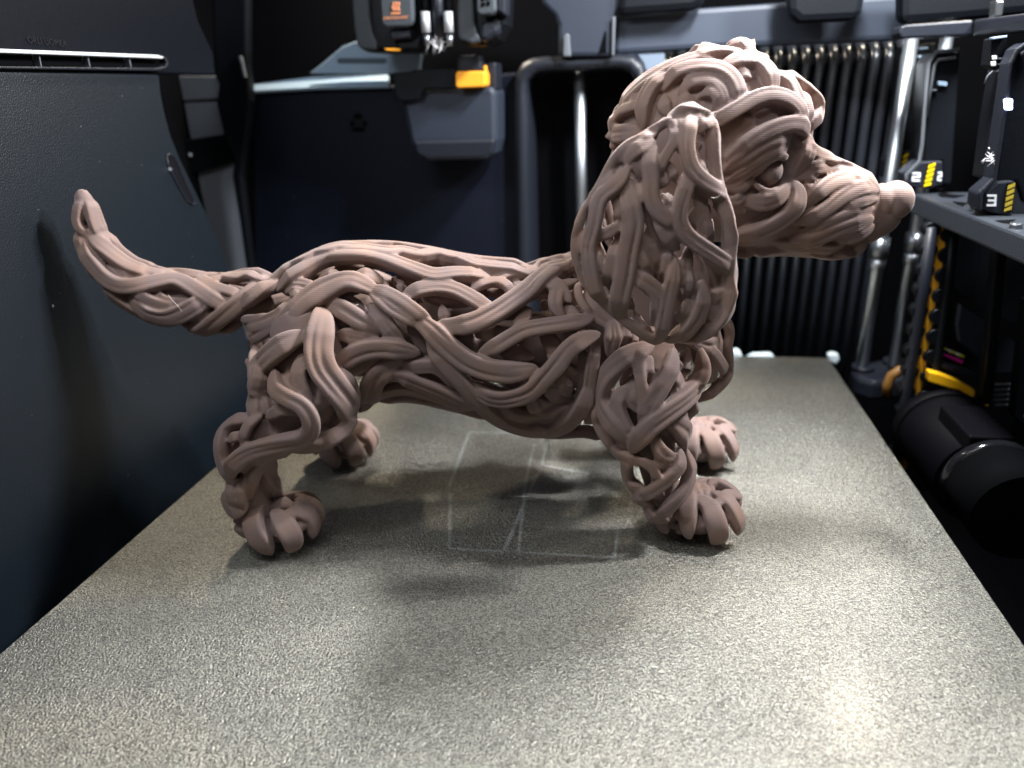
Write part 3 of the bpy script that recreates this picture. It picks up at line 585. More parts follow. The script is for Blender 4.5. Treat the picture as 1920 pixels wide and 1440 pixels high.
def strand(g, spec, w0, lift, flat=0.62, groove=0.0, ends=(1, 1), dive=12.0, flip=False):
    """one strand: centre line in photo pixels, laid on guide g; returns verts, faces in the dog frame (mm)"""
    pts = []
    for tok in spec.split():
        a = [float(u) for u in tok.split(',')]
        pts.append((a[0], a[1], a[2] if len(a) > 2 else w0, a[3] if len(a) > 3 else lift))
    Q = catmull(pts, 5.0)
    pos = []; nor = []; sc = []
    for q in Q:
        p, n = g.hit(q[0], q[1]); pos.append(p); nor.append(n)
        c, v = ray(q[0], q[1]); sc.append(np.linalg.norm(p - c) / np.linalg.norm(v) / F)
    pos = smoothrows(np.array(pos), 3); nor = smoothrows(np.array(nor), 10); sc = np.array(sc)
    nor /= np.linalg.norm(nor, axis=1)[:, None] + 1e-9
    w = Q[:, 2] * sc * WSC; lf = Q[:, 3] * sc
    L = np.concatenate([[0], np.cumsum(np.linalg.norm(np.diff(pos, axis=0), axis=1))]); T = L[-1]
    e = np.minimum(1, (L / (1.3 * w.mean())) if ends[0] else 1) * np.ones(len(L))
    if ends[1]: e = np.minimum(e, (T - L) / (1.3 * w.mean()))
    e = np.clip(e, 0, 1); prof = np.sqrt(1 - (1 - e) ** 2) * 0.75 + 0.25 * e
    lf = lf - (1 - e) * dive * sc
    # keep sideways-facing normals usable near the outline
    tan = np.gradient(pos, axis=0); tan /= np.linalg.norm(tan, axis=1)[:, None] + 1e-9
    V = []
    n = len(pos)
    tx = np.linspace(0.985, -0.985, 17); bx = np.linspace(-0.985, 0.985, 7)
    cx = np.concatenate([tx, bx]); cy = np.concatenate([(1 - np.abs(tx) ** 3.4) ** (1 / 3.4), -(1 - np.abs(bx) ** 3.4) ** (1 / 3.4)])
    RG = random.Random(int(Q[0][0] * 7 + Q[0][1] * 13)); c1 = RG.uniform(-0.45, 0.45); c2 = -0.6 * np.sign(c1) * RG.uniform(0.5, 1); ph = RG.uniform(0, 6); wide = float(np.mean(Q[:, 2])) * WSC > 23
    gr = np.exp(-((cx - c1) / 0.17) ** 2) * (cy > 0); gr2 = np.exp(-((cx - c2) / 0.14) ** 2) * (cy > 0)
    if not groove and wide: groove = RG.choice((0.15, 0.3, 0.42))
    for i in range(n):
        t = tan[i]; nn = nor[i] - t * (nor[i] @ t); nn /= np.linalg.norm(nn) + 1e-9; b = np.cross(t, nn)
        ww = max(w[i] * prof[i], 0.25) / 2; hh = max(min(w[i] * flat * 0.62, 3.1) * prof[i], 0.25) / 2; din = max(min(w[i] * 0.95, 7.0) * prof[i] - 2 * hh, 0)
        c = pos[i] + nn * (lf[i] - 0.3)
        yy = cy * hh
        u_ = L[i] / (T + 1e-6)
        if groove:
            yy = yy - gr * groove * hh * 1.35 * max(0, math.sin(math.pi * min(1, max(0, (u_ - 0.08) / 0.84))))
            if wide: yy = yy - gr2 * groove * hh * 1.1 * max(0, math.sin(u_ * 7 + ph))
        yy = np.where(cy < 0, yy * (1 + din / (hh + 1e-6)), yy)
        V.append(c + np.outer(cx * ww, b) + np.outer(yy, nn))
    V = np.concatenate(V)
    Fc = [[i * NS + k, i * NS + (k + 1) % NS, (i + 1) * NS + (k + 1) % NS, (i + 1) * NS + k] for i in range(n - 1) for k in range(NS)]
    Fc.append(list(range(NS))[::-1]); Fc.append([(n - 1) * NS + k for k in range(NS)])
    return V, Fc
class Bag:
    def __init__(s): s.V = []; s.F = []; s.n = 0
    def add(s, V, Fc, mirror=False):
        s.V.append(V); s.F += [[i + s.n for i in f] for f in Fc]; s.n += len(V)
        if mirror:
            m = V.copy(); m[:, 1] *= -1
            s.V.append(m); s.F += [[i + s.n for i in f[::-1]] for f in Fc]; s.n += len(V)
    def selfmirror(s, yc):
        for V, in [(v,) for v in list(s.V)]:
            m = V.copy(); m[:, 1] = 2 * yc - m[:, 1]; s.V.append(m)
        F0 = list(s.F); s.F += [[i + s.n for i in f[::-1]] for f in F0]; s.n *= 2
    def addg(s, g, shrink=0.0, mirror=False):              # a guide volume pulled in by shrink mm
        me = bpy.data.meshes.new('t'); me.from_pydata([tuple(v) for v in g.co], [], g.faces); me.update()
        no = np.empty(len(me.vertices) * 3); me.vertices.foreach_get('normal', no); bpy.data.meshes.remove(me)
        s.add(g.co - no.reshape(-1, 3) * shrink, g.faces, mirror)
    def ell(s, x, y, off, rx, ry, rz, mirror=False, tilt=0.0):
        c, k = onplane(x, y, off); V = IV * np.array([rx, ry, rz]) * k
        if tilt: a = math.radians(tilt); V = V @ np.array([[math.cos(a), 0, math.sin(a)], [0, 1, 0], [-math.sin(a), 0, math.cos(a)]])
        s.add(V + c, IF, mirror)
    def lay(s, g, text, mirror=True):
        for ln in text.strip().splitlines():
            ln = ln.split('#')[0].strip()
            if not ln: continue
            head, spec = ln.split(':'); h = head.split()
            w = float(h[0]); lf = float(h[1]); kw = {}
            for o_ in h[2:]:
                if o_[0] == 'g': kw['groove'] = float(o_[1:] or 0.5)
                elif o_[0] == 'f': kw['flat'] = float(o_[1:])
                elif o_[0] == 'd': kw['dive'] = float(o_[1:])
                elif o_ == 'n': kw['ends'] = (0, 0)
            s.add(*strand(g, spec, w, lf, **kw), mirror)
    def build(s, name, parent, voxel=0.6, sm=1, floor=None):
        V = np.concatenate(s.V)
        co, fs, ls, lt = remesh(V, s.F, voxel, sm)
        print(name, 'zmin', co[:, 2].min(), 'y', co[:, 1].min(), co[:, 1].max())
        if floor is not None: co[:, 2] = np.maximum(co[:, 2], floor)
        me = bpy.data.meshes.new(name)
        me.vertices.add(len(co)); me.vertices.foreach_set('co', (co * MM).ravel())
        me.loops.add(len(fs)); me.loops.foreach_set('vertex_index', fs)
        me.polygons.add(len(ls)); me.polygons.foreach_set('loop_start', ls); me.polygons.foreach_set('loop_total', lt)
        me.polygons.foreach_set('use_smooth', np.ones(len(ls), bool)); me.update(); me.materials.append(DOGM)
        o = bpy.data.objects.new(name, me); COL.objects.link(o); o.parent = parent
        print('part', name, len(ls)); return o
def mirrored(o, name, parent):                              # the same part on the far side
    me = o.data.copy(); n = len(me.vertices); co = np.empty(n * 3); me.vertices.foreach_get('co', co)
    co = co.reshape(-1, 3); co[:, 1] *= -1; me.vertices.foreach_set('co', co.ravel()); me.flip_normals(); me.update()
    q = bpy.data.objects.new(name, me); COL.objects.link(q); q.parent = parent; return q

DOGM = new_mat('printed_plastic', (0.34, 0.26, 0.25), 0.6, 0.0, 0.16)
nt, lk, bs = nodes(DOGM)
tc = nt.new('ShaderNodeTexCoord'); wv = nt.new('ShaderNodeTexWave'); wv.wave_type = 'BANDS'; wv.bands_direction = 'Z'
wv.inputs['Scale'].default_value = 460.0; wv.inputs['Distortion'].default_value = 0.0
bp = nt.new('ShaderNodeBump'); bp.inputs['Strength'].default_value = 0.3; bp.inputs['Distance'].default_value = 0.00008
lk.new(tc.outputs['Object'], wv.inputs['Vector']); lk.new(wv.outputs['Fac'], bp.inputs['Height'])
nz = nt.new('ShaderNodeTexNoise'); nz.inputs['Scale'].default_value = 60; nz.inputs['Detail'].default_value = 3
lk.new(tc.outputs['Object'], nz.inputs['Vector'])
mx = nt.new('ShaderNodeMix'); mx.data_type = 'RGBA'
mx.inputs['A'].default_value = (0.215, 0.153, 0.138, 1); mx.inputs['B'].default_value = (0.24, 0.157, 0.125, 1)
rp = nt.new('ShaderNodeMapRange'); rp.inputs['From Min'].default_value = 0.42; rp.inputs['From Max'].default_value = 0.62
lk.new(nz.outputs['Fac'], rp.inputs['Value']); lk.new(rp.outputs['Result'], mx.inputs['Factor']); lk.new(mx.outputs['Result'], bs.inputs['Base Color'])
lk.new(bp.outputs['Normal'], bs.inputs['Normal'])
bs.inputs['Subsurface Weight'].default_value = 0.04; bs.inputs['Subsurface Radius'].default_value = (1.0, 0.45, 0.3); bs.inputs['Subsurface Scale'].default_value = 0.0018
bs.inputs['Sheen Weight'].default_value = 0.15; bs.inputs['Sheen Roughness'].default_value = 0.4

g_torso = Guide([
    dict(p=[(500, 585, 78, 0, .8), (560, 600, 95, 0, .95), (620, 608, 125, 0, .95), (700, 612, 150, 0, .88), (800, 618, 146, 0, .88), (900, 640, 148, 0, .88), (1000, 660, 160, 0, .88), (1100, 650, 165, 0, .88), (1190, 625, 160, 0, .85), (1270, 640, 105, 0, .9), (1300, 665, 70, 0, 1.2)]),
    dict(p=[(1150, 580, 120), (1190, 500, 110), (1240, 440, 105), (1285, 560, 95, 0, 1.0), (1290, 620, 85, 0, 1.1)]),
])
g_tail = Guide([dict(p=[(163, 372, 10), (158, 395, 23), (168, 440, 29), (193, 488, 36), (236, 530, 44), (300, 558, 52), (370, 570, 56), (440, 569, 54), (485, 572, 48)], ky=.85)], 1.2, 4)
LOFF = -34.0
g_hind = Guide([dict(p=[(575, 640, 95, -24, .55), (585, 700, 90, -30, .55), (572, 760, 78, -34, .7), (520, 800, 64, -36, .8), (464, 836, 57, -37, .9), (464, 880, 52, -37, .95), (474, 925, 52, -37, .95), (490, 960, 50, -37, .95)])], 1.5, 4)
g_hpaw = Guide([dict(p=[(480, 982, 46, -36, 1.0, .95), (520, 982, 57, -36, 1.15, .92), (548, 980, 51, -37, 1.2, .9)])], 1.2, 3)
g_fore = Guide([dict(p=[(1215, 660, 85, -24, .7), (1212, 720, 85, -29, .7), (1213, 790, 86, -30, .75), (1229, 850, 71, -31, .9), (1238, 900, 64, -31, .95), (1256, 945, 60, -30, .95), (1275, 970, 46, -29, 1)])], 1.5, 4)
g_fpaw = Guide([dict(p=[(1262, 972, 46, -28, 1.0, .9), (1308, 964, 62, -28, 1.1, .92), (1336, 960, 58, -28, 1.2, .92)])], 1.2, 3)
g_head = Guide([
    dict(p=[(1305, 255, 158, 0, .85), (1370, 245, 138, 0, .85), (1420, 250, 112, 0, .85)]),
    dict(p=[(1350, 330, 130, 0, .8), (1420, 365, 112, 0, .75), (1500, 395, 85, 0, .7), (1570, 398, 80, 0, .62), (1615, 402, 72, 0, .62), (1644, 399, 60, 0, .7)]),
    dict(p=[(1440, 270, 80, 0, 1.05), (1490, 300, 50, 0, 1.3)]),
    dict(p=[(1300, 130, 40, 0, 1), (1375, 115, 42, 0, 1)]),
    dict(p=[(1300, 330, 110, 0, .9), (1240, 420, 105, 0, .9)]),
], 1.6, 4)
g_ear = Guide([dict(p=[(1300, 238, 38, -40, .45), (1272, 295, 76, -43, .32), (1240, 350, 104, -45, .28), (1222, 430, 134, -46, .24), (1222, 490, 146, -46, .22), (1236, 545, 118, -46, .25), (1262, 600, 62, -45, .32)])], 1.5, 8)

dog = empty('dog_sculpture', DO, TH)
tag(dog, 'mauve-brown printed plastic dachshund woven of wavy strands, standing on the textured build plate', 'sculpture')
TORSO = """
27 7 g.4: 500,525 520,515 545,503 580,484 625,466 680,462 740,463 800,472 850,482 900,490 960,495 1003,498
27 9 g.3: 515,544 546,521 577,503 615,485 652,480 690,481 722,488 752,499 790,512 815,519 852,516 897,517 922,513
34 9 g.35: 522,655 530,617 546,595 568,573,38 592,555,44 620,540,42 655,528 690,537 715,550
22 10: 690,536 712,545 732,553 757,567 790,590 812,612
22 8: 690,540 712,562 735,581 765,597 800,614
38 9 g.4: 765,590 800,612,34 822,632 847,655 872,674 900,687 935,695 975,697 1010,690
33 8 g.45: 878,716 895,732 918,742 943,746 972,742 997,731 1016,712 1035,694 1054,669 1072,650 1097,635 1128,624
30 5: 797,632,16 812,653 833,680 858,708 880,733 905,762 930,784 960,800 1002,810 1045,806 1073,786 1096,757 1105,720
35 9 g.45: 820,603 850,611 885,606 920,592 950,574 985,550 1012,527 1040,506 1072,490
28 7 g.5: 895,667 915,656 937,645 960,631 985,619 1022,612 1060,607 1095,600 1115,588
27 5 g.3: 748,562 775,546 815,538 850,542 880,556 905,570 935,578
18 0: 878,542 905,528 935,524 955,535 962,554
24 0: 912,520 950,512 985,508 1020,498
22 -2: 962,516 978,530 985,548
24 2: 995,503 1020,490 1050,482 1080,480
26 -5: 1078,512 1055,525 1042,548 1042,572 1058,594
14 2: 1088,518 1083,545 1095,575 1118,592
60 -4: 1105,510 1112,550 1135,585 1175,618
24 -13: 826,562 831,585 838,615
16 -11: 783,550 788,580
26 -9: 992,568 978,600 952,640
28 -4: 648,528 672,512 700,512 716,524
14 -8: 747,515 750,545
22 2: 720,460 738,475 755,492
14 2: 652,464 668,471 695,474
16 4: 768,492 800,481 840,482 890,495 950,499
28 -3: 520,540 555,531 585,541 604,558
16 2: 535,543 554,550 562,572
26 4: 545,548 539,572 525,592 495,605 465,612 450,616
14 6: 449,608 462,597 485,597 508,590
22 4: 453,626 470,636 492,625 517,608 538,594
28 -4: 583,522 615,509 640,520
34 2: 598,568 635,577 670,598 700,617 711,631
30 -6: 688,563 708,588 724,612 740,635 757,657
34 5 g.4: 615,702 640,680 668,662 705,653 745,656 788,667
28 -2: 618,636 650,630 685,638 718,650
38 1: 757,677,20 722,695 700,718 691,745 684,778
30 3: 726,720 748,708 790,722 830,738 868,756 900,777
26 -3: 742,697 785,690 820,692 845,715 868,742
22 -6: 690,757 725,745 760,740 800,750 840,765 890,785
26 -6: 700,765 760,757 820,767 880,783 930,800
28 -12: 1048,695 1058,725 1068,760
24 -12: 990,748 1000,772 1012,795
24 0: 925,795 980,812 1040,820 1100,818 1150,832
24 -6: 1120,630 1110,700 1105,760 1110,808
32 0 g.5: 1147,590 1150,635 1145,675
22 -8: 1178,605 1172,655
12 2: 1194,622 1191,655
16 2: 1362,590 1372,625 1368,650 1371,680 1370,705 1357,725 1325,752
18 3: 1325,645 1345,668 1358,690 1366,708
20 0: 1315,765 1345,737 1367,715
22 -4: 1322,668 1338,700 1334,732
28 -2: 1300,640 1335,650 1362,640
46 -4: 1270,450 1300,520 1320,600
40 -4: 1335,470 1345,540 1352,600
30 0: 1310,470 1325,530 1360,570 1365,600
30 -8: 1235,655 1265,690 1295,702
30 -10: 1240,720 1275,740 1310,745
26 4: 440,578 470,557 505,530 520,515
30 -2: 1000,520 1040,530 1070,560
30 -10: 455,640 465,700 470,760
"""
DEEP = """
32 -7: 915,760 960,788 1015,802
44 -11: 985,800 1040,795 1095,775
30 -23: 930,700 1000,770 1060,790
30 -23: 1090,660 1100,720 1090,790
30 -22: 1000,720 1040,740 1090,730
30 -23: 1020,640 1060,700 1100,740
34 -25: 560,640 600,680 640,700
34 -27: 640,620 680,650 720,690
34 -27: 760,600 800,660 830,700
34 -27: 850,600 880,650 900,640
34 -27: 930,600 950,660 1000,680
32 -26: 1010,600 1030,640 1070,690
34 -27: 860,720 900,760 960,790
34 -27: 1000,720 1050,760 1090,780
32 -27: 600,540 640,560 690,600
30 -25: 900,560 940,570 1000,560
30 -25: 1040,540 1080,600 1100,650
32 -27: 720,700 780,740 850,750
32 -27: 480,600 520,650 560,620
32 -27: 780,520 830,540 900,540
32 -27: 1150,620 1200,680 1260,700
"""
TAIL = """
20 3: 165,358 171,388 178,418 188,438 205,455
15 3: 160,362 147,382 142,408 148,430 170,446
14 1: 176,362 181,395 192,424 212,450 235,472
27 5: 155,432 182,452 210,477 240,498 268,508 305,515
27 5: 146,440 158,472 178,500 200,523 225,536 255,536 290,530 325,525 345,530 375,547 410,567 440,582
18 3: 235,545 262,553 288,566 320,575 348,572
15 1: 285,545 305,560 335,567 360,562
32 6 g.35: 235,560 262,578 290,590 320,594 350,584 385,563 408,546
22 1: 180,535 215,562 260,590 300,605 340,603
30 8 g.3: 355,624 380,616 405,601 436,579 467,555 500,532 530,512
22 1: 345,606 380,599 410,588
18 4: 366,514 375,520 400,536 435,547 465,554
18 3: 375,524 405,524 430,515 470,508 512,505
24 0: 265,500 310,512 345,520
26 -2: 200,490 240,520 270,530
20 0: 330,615 380,622 430,622 450,618
22 -2: 400,560 440,560 470,575
20 0: 140,420 146,460 165,505 190,540
18 0: 225,468 265,490 305,503 340,512
"""
HIND = """
46 8 g.5: 604,562,38,-6 604,585,44,4 603,605 599,635 598,665 606,693 625,720,44 646,750,42 657,780 645,808,38 615,826 570,838 530,845
36 7 g.4: 582,622 546,637 520,655 497,677 486,700 480,725 474,755 472,785
29 9: 511,690 512,712 522,733 545,748 568,760 583,785 582,808 562,823 530,830 495,838 462,850 438,870 425,900
26 -3: 560,660 556,695 560,725 572,750 587,772
23 2: 472,779 440,787 415,807 408,835 412,865 424,890 430,920
17 4: 486,775 466,796 456,818 448,840
18 3: 458,810 438,819 418,827
20 -3: 488,787 520,770 545,772 566,787
24 2: 578,834 540,840 510,845 480,853 450,872
18 2: 562,848 520,853 490,862 465,884
20 2: 512,860 488,878 475,900 482,928
26 0: 512,858 508,885 518,905 545,925
20 2: 422,895 432,930 436,962
15 2: 446,900 453,935 448,962
24 2: 427,912 424,945 440,963 462,945
26 -6: 455,650 462,700 462,755
22 2: 462,650 468,675 482,695
26 -8: 620,700 615,740 600,780
26 -10: 520,690 530,720 520,760
20 4: 660,720 668,750 660,785 640,812
22 -2: 480,880 465,915 470,945
24 -4: 440,840 450,870 470,900
30 -8: 500,700 480,740 490,780
22 -2: 640,690 660,720 672,750 660,790
"""
HPAW = """
38 5 d3 f.9 g0.02: 500,930 478,955 474,975 480,1000 494,1022 504,1040
38 5 d3 f.9 g0.02: 508,955 522,968 538,990 550,1014 547,1036
28 5 d3 f.9 g0.02: 548,942 575,960 590,985 587,1010
24 -4: 552,965 566,985 569,1012
24 3 d3 f.9 g0.02: 552,927 585,944 600,968 600,985
26 0: 462,962 447,988 450,1018
26 -6: 465,995 470,1020 480,1032
36 2: 500,935 530,938 555,945
24 2: 440,955 445,975 455,985
22 -8: 515,1000 520,1025
30 0: 470,950 450,965 440,985
"""
FORE = """
34 7 g.3: 1220,643 1184,662 1156,684 1137,708 1130,735 1132,762 1144,788 1160,812 1180,838
19 7: 1230,646 1205,662 1197,680 1201,710 1206,745 1206,775 1200,800
28 -2: 1225,665 1213,692 1216,725
31 6 g.4: 1270,650 1257,690 1241,720 1225,748 1211,775 1200,800
33 9 g.4: 1320,650 1323,685 1310,715 1285,745 1252,772 1222,796 1200,820 1181,852
24 1: 1182,727 1161,738 1155,762 1165,790 1178,815 1187,838
36 -1: 1248,790 1275,797 1293,816 1300,842
24 -5: 1318,735 1313,770 1297,802
24 1: 1227,812 1233,838 1250,856 1278,860
21 6: 1281,840 1277,868 1262,890 1238,910 1210,928 1196,937
22 4: 1297,842 1297,880 1290,912 1270,938 1248,958 1230,978
19 3: 1183,850 1172,880 1180,910 1207,924
17 3: 1183,862 1213,870 1230,888 1226,915
22 0: 1110,740 1113,790 1130,825 1155,852 1185,866 1215,874
17 -3: 1223,832 1243,868 1265,888
24 2: 1180,903 1198,940 1224,962
24 2: 1198,942 1225,973 1255,986
24 -6: 1260,870 1250,895 1270,915
30 -10: 1180,700 1190,760 1220,780
26 -8: 1290,690 1285,720 1260,750
24 -6: 1140,800 1160,830 1200,850
24 -6: 1300,760 1290,790 1260,810
30 -6: 1130,690 1115,740 1120,790
26 -8: 1240,900 1230,930 1250,950
"""
FPAW = """
30 4 d3 f.9 g0.02: 1276,932 1253,957 1240,980 1252,1002
32 5 d3 f.9 g0.02: 1294,918 1290,948 1289,981 1291,1012
36 5 d3 f.9 g0.02: 1303,930 1329,948 1341,975 1348,1000 1342,1022
25 4 d3 f.9 g0.02: 1333,921 1363,938 1379,961 1387,988 1383,1005
22 -5: 1350,950 1360,972 1370,998
22 3 d3 f.9 g0.02: 1318,898 1350,907 1377,923 1391,950
28 2: 1305,902 1325,912 1345,925
22 -6: 1310,960 1315,990 1324,1012
22 -4: 1260,985 1272,1002 1288,1014
28 0: 1240,955 1232,975 1238,990
24 2: 1297,900 1300,925 1320,935
26 0: 1262,940 1270,960 1275,985
"""
HEAD = """
27 7 g.3: 1202,245 1206,200 1222,165 1248,140 1266,128
25 7 g.2: 1238,168 1262,141 1298,128 1338,127 1366,139 1382,162 1388,190 1386,212
22 3: 1272,178 1285,159 1305,151 1335,151 1356,168 1363,195 1360,222
14 4: 1308,180 1322,172 1338,175 1346,190 1340,208
32 1: 1262,188 1290,186 1312,186
32 1: 1240,172 1243,198 1254,215
20 2: 1160,202 1185,172 1215,147 1260,121 1300,106 1345,100
18 3: 1136,258 1145,226 1160,202
17 5: 1149,240 1162,211 1185,201 1210,190
29 4: 1131,252 1155,251 1180,248 1205,240
22 0: 1134,262 1140,290
34 1: 1165,193 1190,184 1215,165
18 5: 1288,114 1320,99 1355,95 1390,102 1412,113
27 6 g.3: 1348,119 1385,113 1420,116 1440,132 1450,155 1454,182
20 -2: 1373,143 1405,133 1428,140
28 2: 1303,102 1332,84 1362,80
24 4: 1366,80 1388,73 1402,90 1409,112
17 3: 1422,74 1410,92 1408,112
20 2: 1420,84 1431,105 1442,122
26 4: 1448,124 1475,145 1492,175 1503,205 1511,238
21 3: 1468,127 1500,150 1525,170 1541,191 1536,217 1527,248
18 4: 1497,158 1511,185 1518,215 1520,242
25 9 g.25: 1308,250 1330,233 1355,219 1385,201 1415,185 1445,179 1472,185 1492,201 1505,222 1513,242
18 -6: 1458,197 1460,228
32 -3: 1422,203 1411,226 1398,248
14 -2: 1408,213 1432,200 1458,199
25 9: 1362,303 1385,279 1410,259 1445,241 1478,231 1505,236 1521,254
28 6: 1360,328 1385,299 1420,273 1455,257 1492,257
26 4: 1362,348 1395,323 1430,300 1465,280 1490,263
26 4: 1516,245 1520,266 1514,290 1503,314 1492,332
13 6: 1414,338 1424,316 1442,299 1462,291 1482,300
10 4: 1412,340 1427,355 1446,360 1466,350
30 4: 1388,374 1415,379 1445,377 1470,361 1490,340
30 3: 1360,357 1385,351 1405,335 1425,315
22 2: 1360,380 1385,377 1408,356
30 9 g.2: 1489,337 1498,358 1493,380 1479,400 1456,417 1425,431 1395,441 1372,450
22 -4: 1370,402 1395,393 1428,393
30 -6: 1380,455 1400,465 1420,474
12 0: 1378,492 1400,483 1424,476
20 3: 1503,262 1530,285 1560,297 1595,312 1625,328 1655,346
24 4: 1498,321 1530,313 1565,316 1600,326 1635,342 1658,354
12 3: 1538,289 1565,305 1593,317
24 1: 1492,332 1520,326 1548,326
28 5: 1510,398 1525,369 1548,349 1575,339 1600,337 1632,346
26 5: 1488,422 1515,411 1545,394 1572,374 1600,358 1630,351 1655,356
24 4: 1558,402 1590,384 1620,374 1652,370
26 3: 1498,442 1540,426 1580,409 1610,397 1645,392
26 5: 1478,456 1525,449 1570,431 1610,419 1645,411
24 3: 1558,452 1590,446 1620,438 1648,424
24 0: 1392,480 1430,479 1475,474 1520,479 1560,484 1600,478 1634,456
22 2: 1448,463 1500,462 1545,466 1592,466
30 0: 1505,345 1500,380 1500,410
22 2: 1530,330 1520,350 1515,370
"""
EAR = """
24 -2: 1335,205 1345,225 1348,250 1350,300 1355,345 1366,375,27 1377,410 1380,460,24 1379,510,24 1380,555,24 1369,593 1346,620 1310,641,26 1270,655
25 10 f.8: 1303,210 1294,230 1286,262 1287,290 1296,318 1315,338 1338,356 1354,375 1367,400
26 8 f.8: 1293,312 1287,345 1279,370 1272,395 1274,418 1286,440 1308,458 1335,476 1362,498 1381,527
26 7 f.8: 1230,266 1218,300 1221,335 1220,360 1226,385 1240,402 1262,415 1287,437
22 4: 1225,393 1240,425 1255,450 1278,472
17 6: 1260,225 1264,262 1252,285 1240,308 1236,340
26 4: 1340,207 1318,203 1285,202 1262,208 1245,222
16 -2: 1265,208 1238,225 1205,247 1175,262 1152,283 1135,308 1121,337 1102,370 1086,397 1076,422 1071,450 1072,480 1081,508 1099,535 1126,565 1152,588 1182,612 1217,637 1252,650
23 7: 1233,262 1205,275 1182,292 1170,310
17 3: 1235,240 1200,259 1170,277 1150,302
24 8 f.8 g.4: 1180,308 1165,335 1150,352 1130,367 1121,390 1117,415 1110,440 1104,465 1107,490 1111,520 1118,545 1138,575
33 7 g.45: 1178,333 1178,365 1184,395 1188,420 1182,450 1176,480 1172,510 1165,545 1160,580 1168,607
14 5: 1202,342 1198,370 1190,402
19 5: 1110,453 1142,435 1172,417
21 5: 1140,305 1140,335 1128,356 1105,378 1088,394
16 -5: 1087,395 1110,404
15 4: 1110,428 1092,446 1096,468 1106,492
20 0: 1070,487 1085,479 1102,463
25 -2: 1079,488 1086,515 1104,543
17 5: 1152,450 1146,485 1140,510 1130,538
15 5: 1117,467 1122,495 1122,528
24 8 g.4: 1268,485 1263,515 1256,545 1249,580 1243,612 1236,645
26 6: 1168,503 1192,518 1215,532 1232,550 1234,580 1226,615
26 7: 1318,525 1318,560 1310,588 1294,612 1270,633 1248,647
13 3: 1292,505 1294,535 1283,563
13 -2: 1280,495 1277,530 1267,553
19 3: 1300,552 1288,580 1275,600 1260,596
17 3: 1323,572 1335,590 1340,606 1324,628
13 -1: 1352,552 1350,580 1341,603
19 -12: 1337,370 1315,395 1300,420 1294,448
17 -11: 1357,418 1338,440 1326,465
9 -4: 1311,260 1323,281
15 3: 1327,296 1315,315 1303,328
15 3: 1260,327 1245,345 1233,354
23 -8: 1215,428 1222,470 1228,500 1243,523
17 -9: 1195,428 1198,470 1202,508
15 -3: 1256,458 1250,500 1240,533
22 3: 1275,206 1271,235 1275,262 1279,288
26 3: 1322,208 1315,230 1298,247
13 6: 1349,214 1330,229 1311,249
24 -4: 1215,230 1200,265 1196,300 1200,340
18 -6: 1150,300 1150,330 1145,350
16 -6: 1245,360 1252,390 1250,400
22 -6: 1190,590 1200,620 1230,640
20 -3: 1285,600 1295,625 1290,645
22 -10: 1300,250 1310,320 1320,380 1330,440
22 -11: 1180,330 1210,380 1230,430 1250,480 1290,520
22 -11: 1150,400 1170,460 1200,520 1240,570
22 -10: 1090,420 1120,480 1150,540 1190,590
20 -8: 1345,380 1320,430 1335,480 1360,540 1350,590
20 -9: 1255,360 1262,400 1240,450 1215,490 1200,540
18 -7: 1330,300 1322,340 1300,370
18 -8: 1160,330 1200,360 1215,400
20 -9: 1300,460 1290,510 1310,560 1335,590
20 -9: 1270,560 1250,590 1225,600
16 -2: 1150,350 1160,400 1150,430
16 0: 1255,300 1265,330 1282,345
18 0: 1328,300 1322,325 1328,350
16 -2: 1340,400 1330,430 1345,460
18 4: 1195,455 1205,490 1225,520
"""

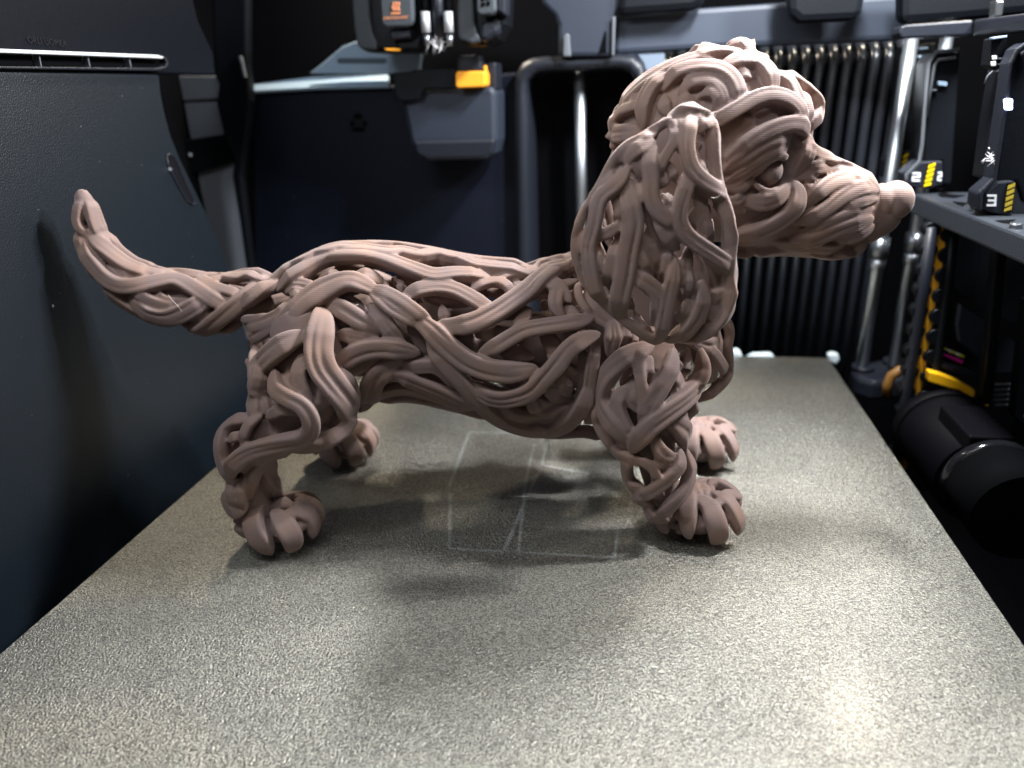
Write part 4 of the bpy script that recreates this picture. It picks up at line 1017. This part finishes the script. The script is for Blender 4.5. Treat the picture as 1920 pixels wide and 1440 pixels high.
WSC = 1.12
torso = Bag(); torso.lay(g_torso, TORSO); torso.lay(g_torso, DEEP)
torso.addg(g_torso, 19.0)
ot = torso.build('torso', dog, 0.48, 1)
tail = Bag(); tail.lay(g_tail, TAIL); tail.addg(g_tail, 4.0); tail.ell(160, 386, 0, 18, 16, 31)
tail.build('tail', dog, 0.5)
WSC = 1.2
hl = Bag(); hl.lay(g_hind, HIND, False); hl.addg(g_hind, 5.0)
ohl = hl.build('hind_leg', dog); 
WSC = 1.12
hp = Bag(); hp.lay(g_hpaw, HPAW, False); hp.selfmirror(-36.5); hp.addg(g_hpaw, 5.0)
ohp = hp.build('paw', ohl, 0.45, 2, 0.05)
WSC = 1.18
fl = Bag(); fl.lay(g_fore, FORE, False); fl.addg(g_fore, 7.0)
ofl = fl.build('front_leg', dog)
WSC = 1.12
fp = Bag(); fp.lay(g_fpaw, FPAW, False); fp.selfmirror(-28.0); fp.addg(g_fpaw, 5.0)
ofp = fp.build('paw', ofl, 0.45, 2, 0.05)
ohl2 = mirrored(ohl, 'hind_leg', dog); mirrored(ohp, 'paw', ohl2)
ofl2 = mirrored(ofl, 'front_leg', dog); mirrored(ofp, 'paw', ofl2); ofl2.location = (0.013, 0.007, 0); ohl2.location = (0.007, 0.001, 0)
WSC = 1.18
hd = Bag(); hd.lay(g_head, HEAD); hd.addg(g_head, 2.4)
ohd = hd.build('head', dog, 0.5)
WSC = 1.22
er = Bag(); er.lay(g_ear, EAR, False)
oer = er.build('ear', dog, 0.5); far = mirrored(oer, 'ear', dog)
n_ = len(far.data.vertices); co_ = np.empty(n_ * 3); far.data.vertices.foreach_get('co', co_); co_ = co_.reshape(-1, 3)
xc = co_[:, 0].mean(); co_[:, 0] = (co_[:, 0] - xc) * 0.66 + xc + 0.004; far.data.vertices.foreach_set('co', co_.ravel()); far.data.update()
no = Bag(); no.ell(1677, 376, 0, 34, 37, 37); no.ell(1658, 398, 0, 24, 26, 24); no.ell(1652, 380, 0, 26, 34, 36)
no.build('nose', dog, 0.5, 8)
def eye(side):
    p, n = g_head.hit(1452, 324); V = IV * 5.4
    b = Bag(); c = p - n * 4.0 ; c = c * np.array([1, side, 1]); b.add(V + c, IF); return b.build('eye', dog, 0.5, 2)
eye(1); eye(-1)

HAIR = new_mat('plastic_hair', (0.55, 0.45, 0.42), 0.4)
def hair(px, off, name='hair'):
    P = [onplane(x, y, off)[0] for x, y in px]
    o = tube(name, catmull(np.array([[*p] for p in P]), 1.0), 0.11, HAIR, dog, 5); return o
hair([(316, 553), (322, 562), (330, 570), (338, 580), (343, 586), (348, 588)], -13)
hair([(322, 626), (345, 628), (372, 624), (400, 626), (432, 628)], -4)
hair([(640, 573), (655, 575), (672, 571)], -26)
hair([(1333, 370), (1342, 371), (1350, 366), (1352, 360)], -55)
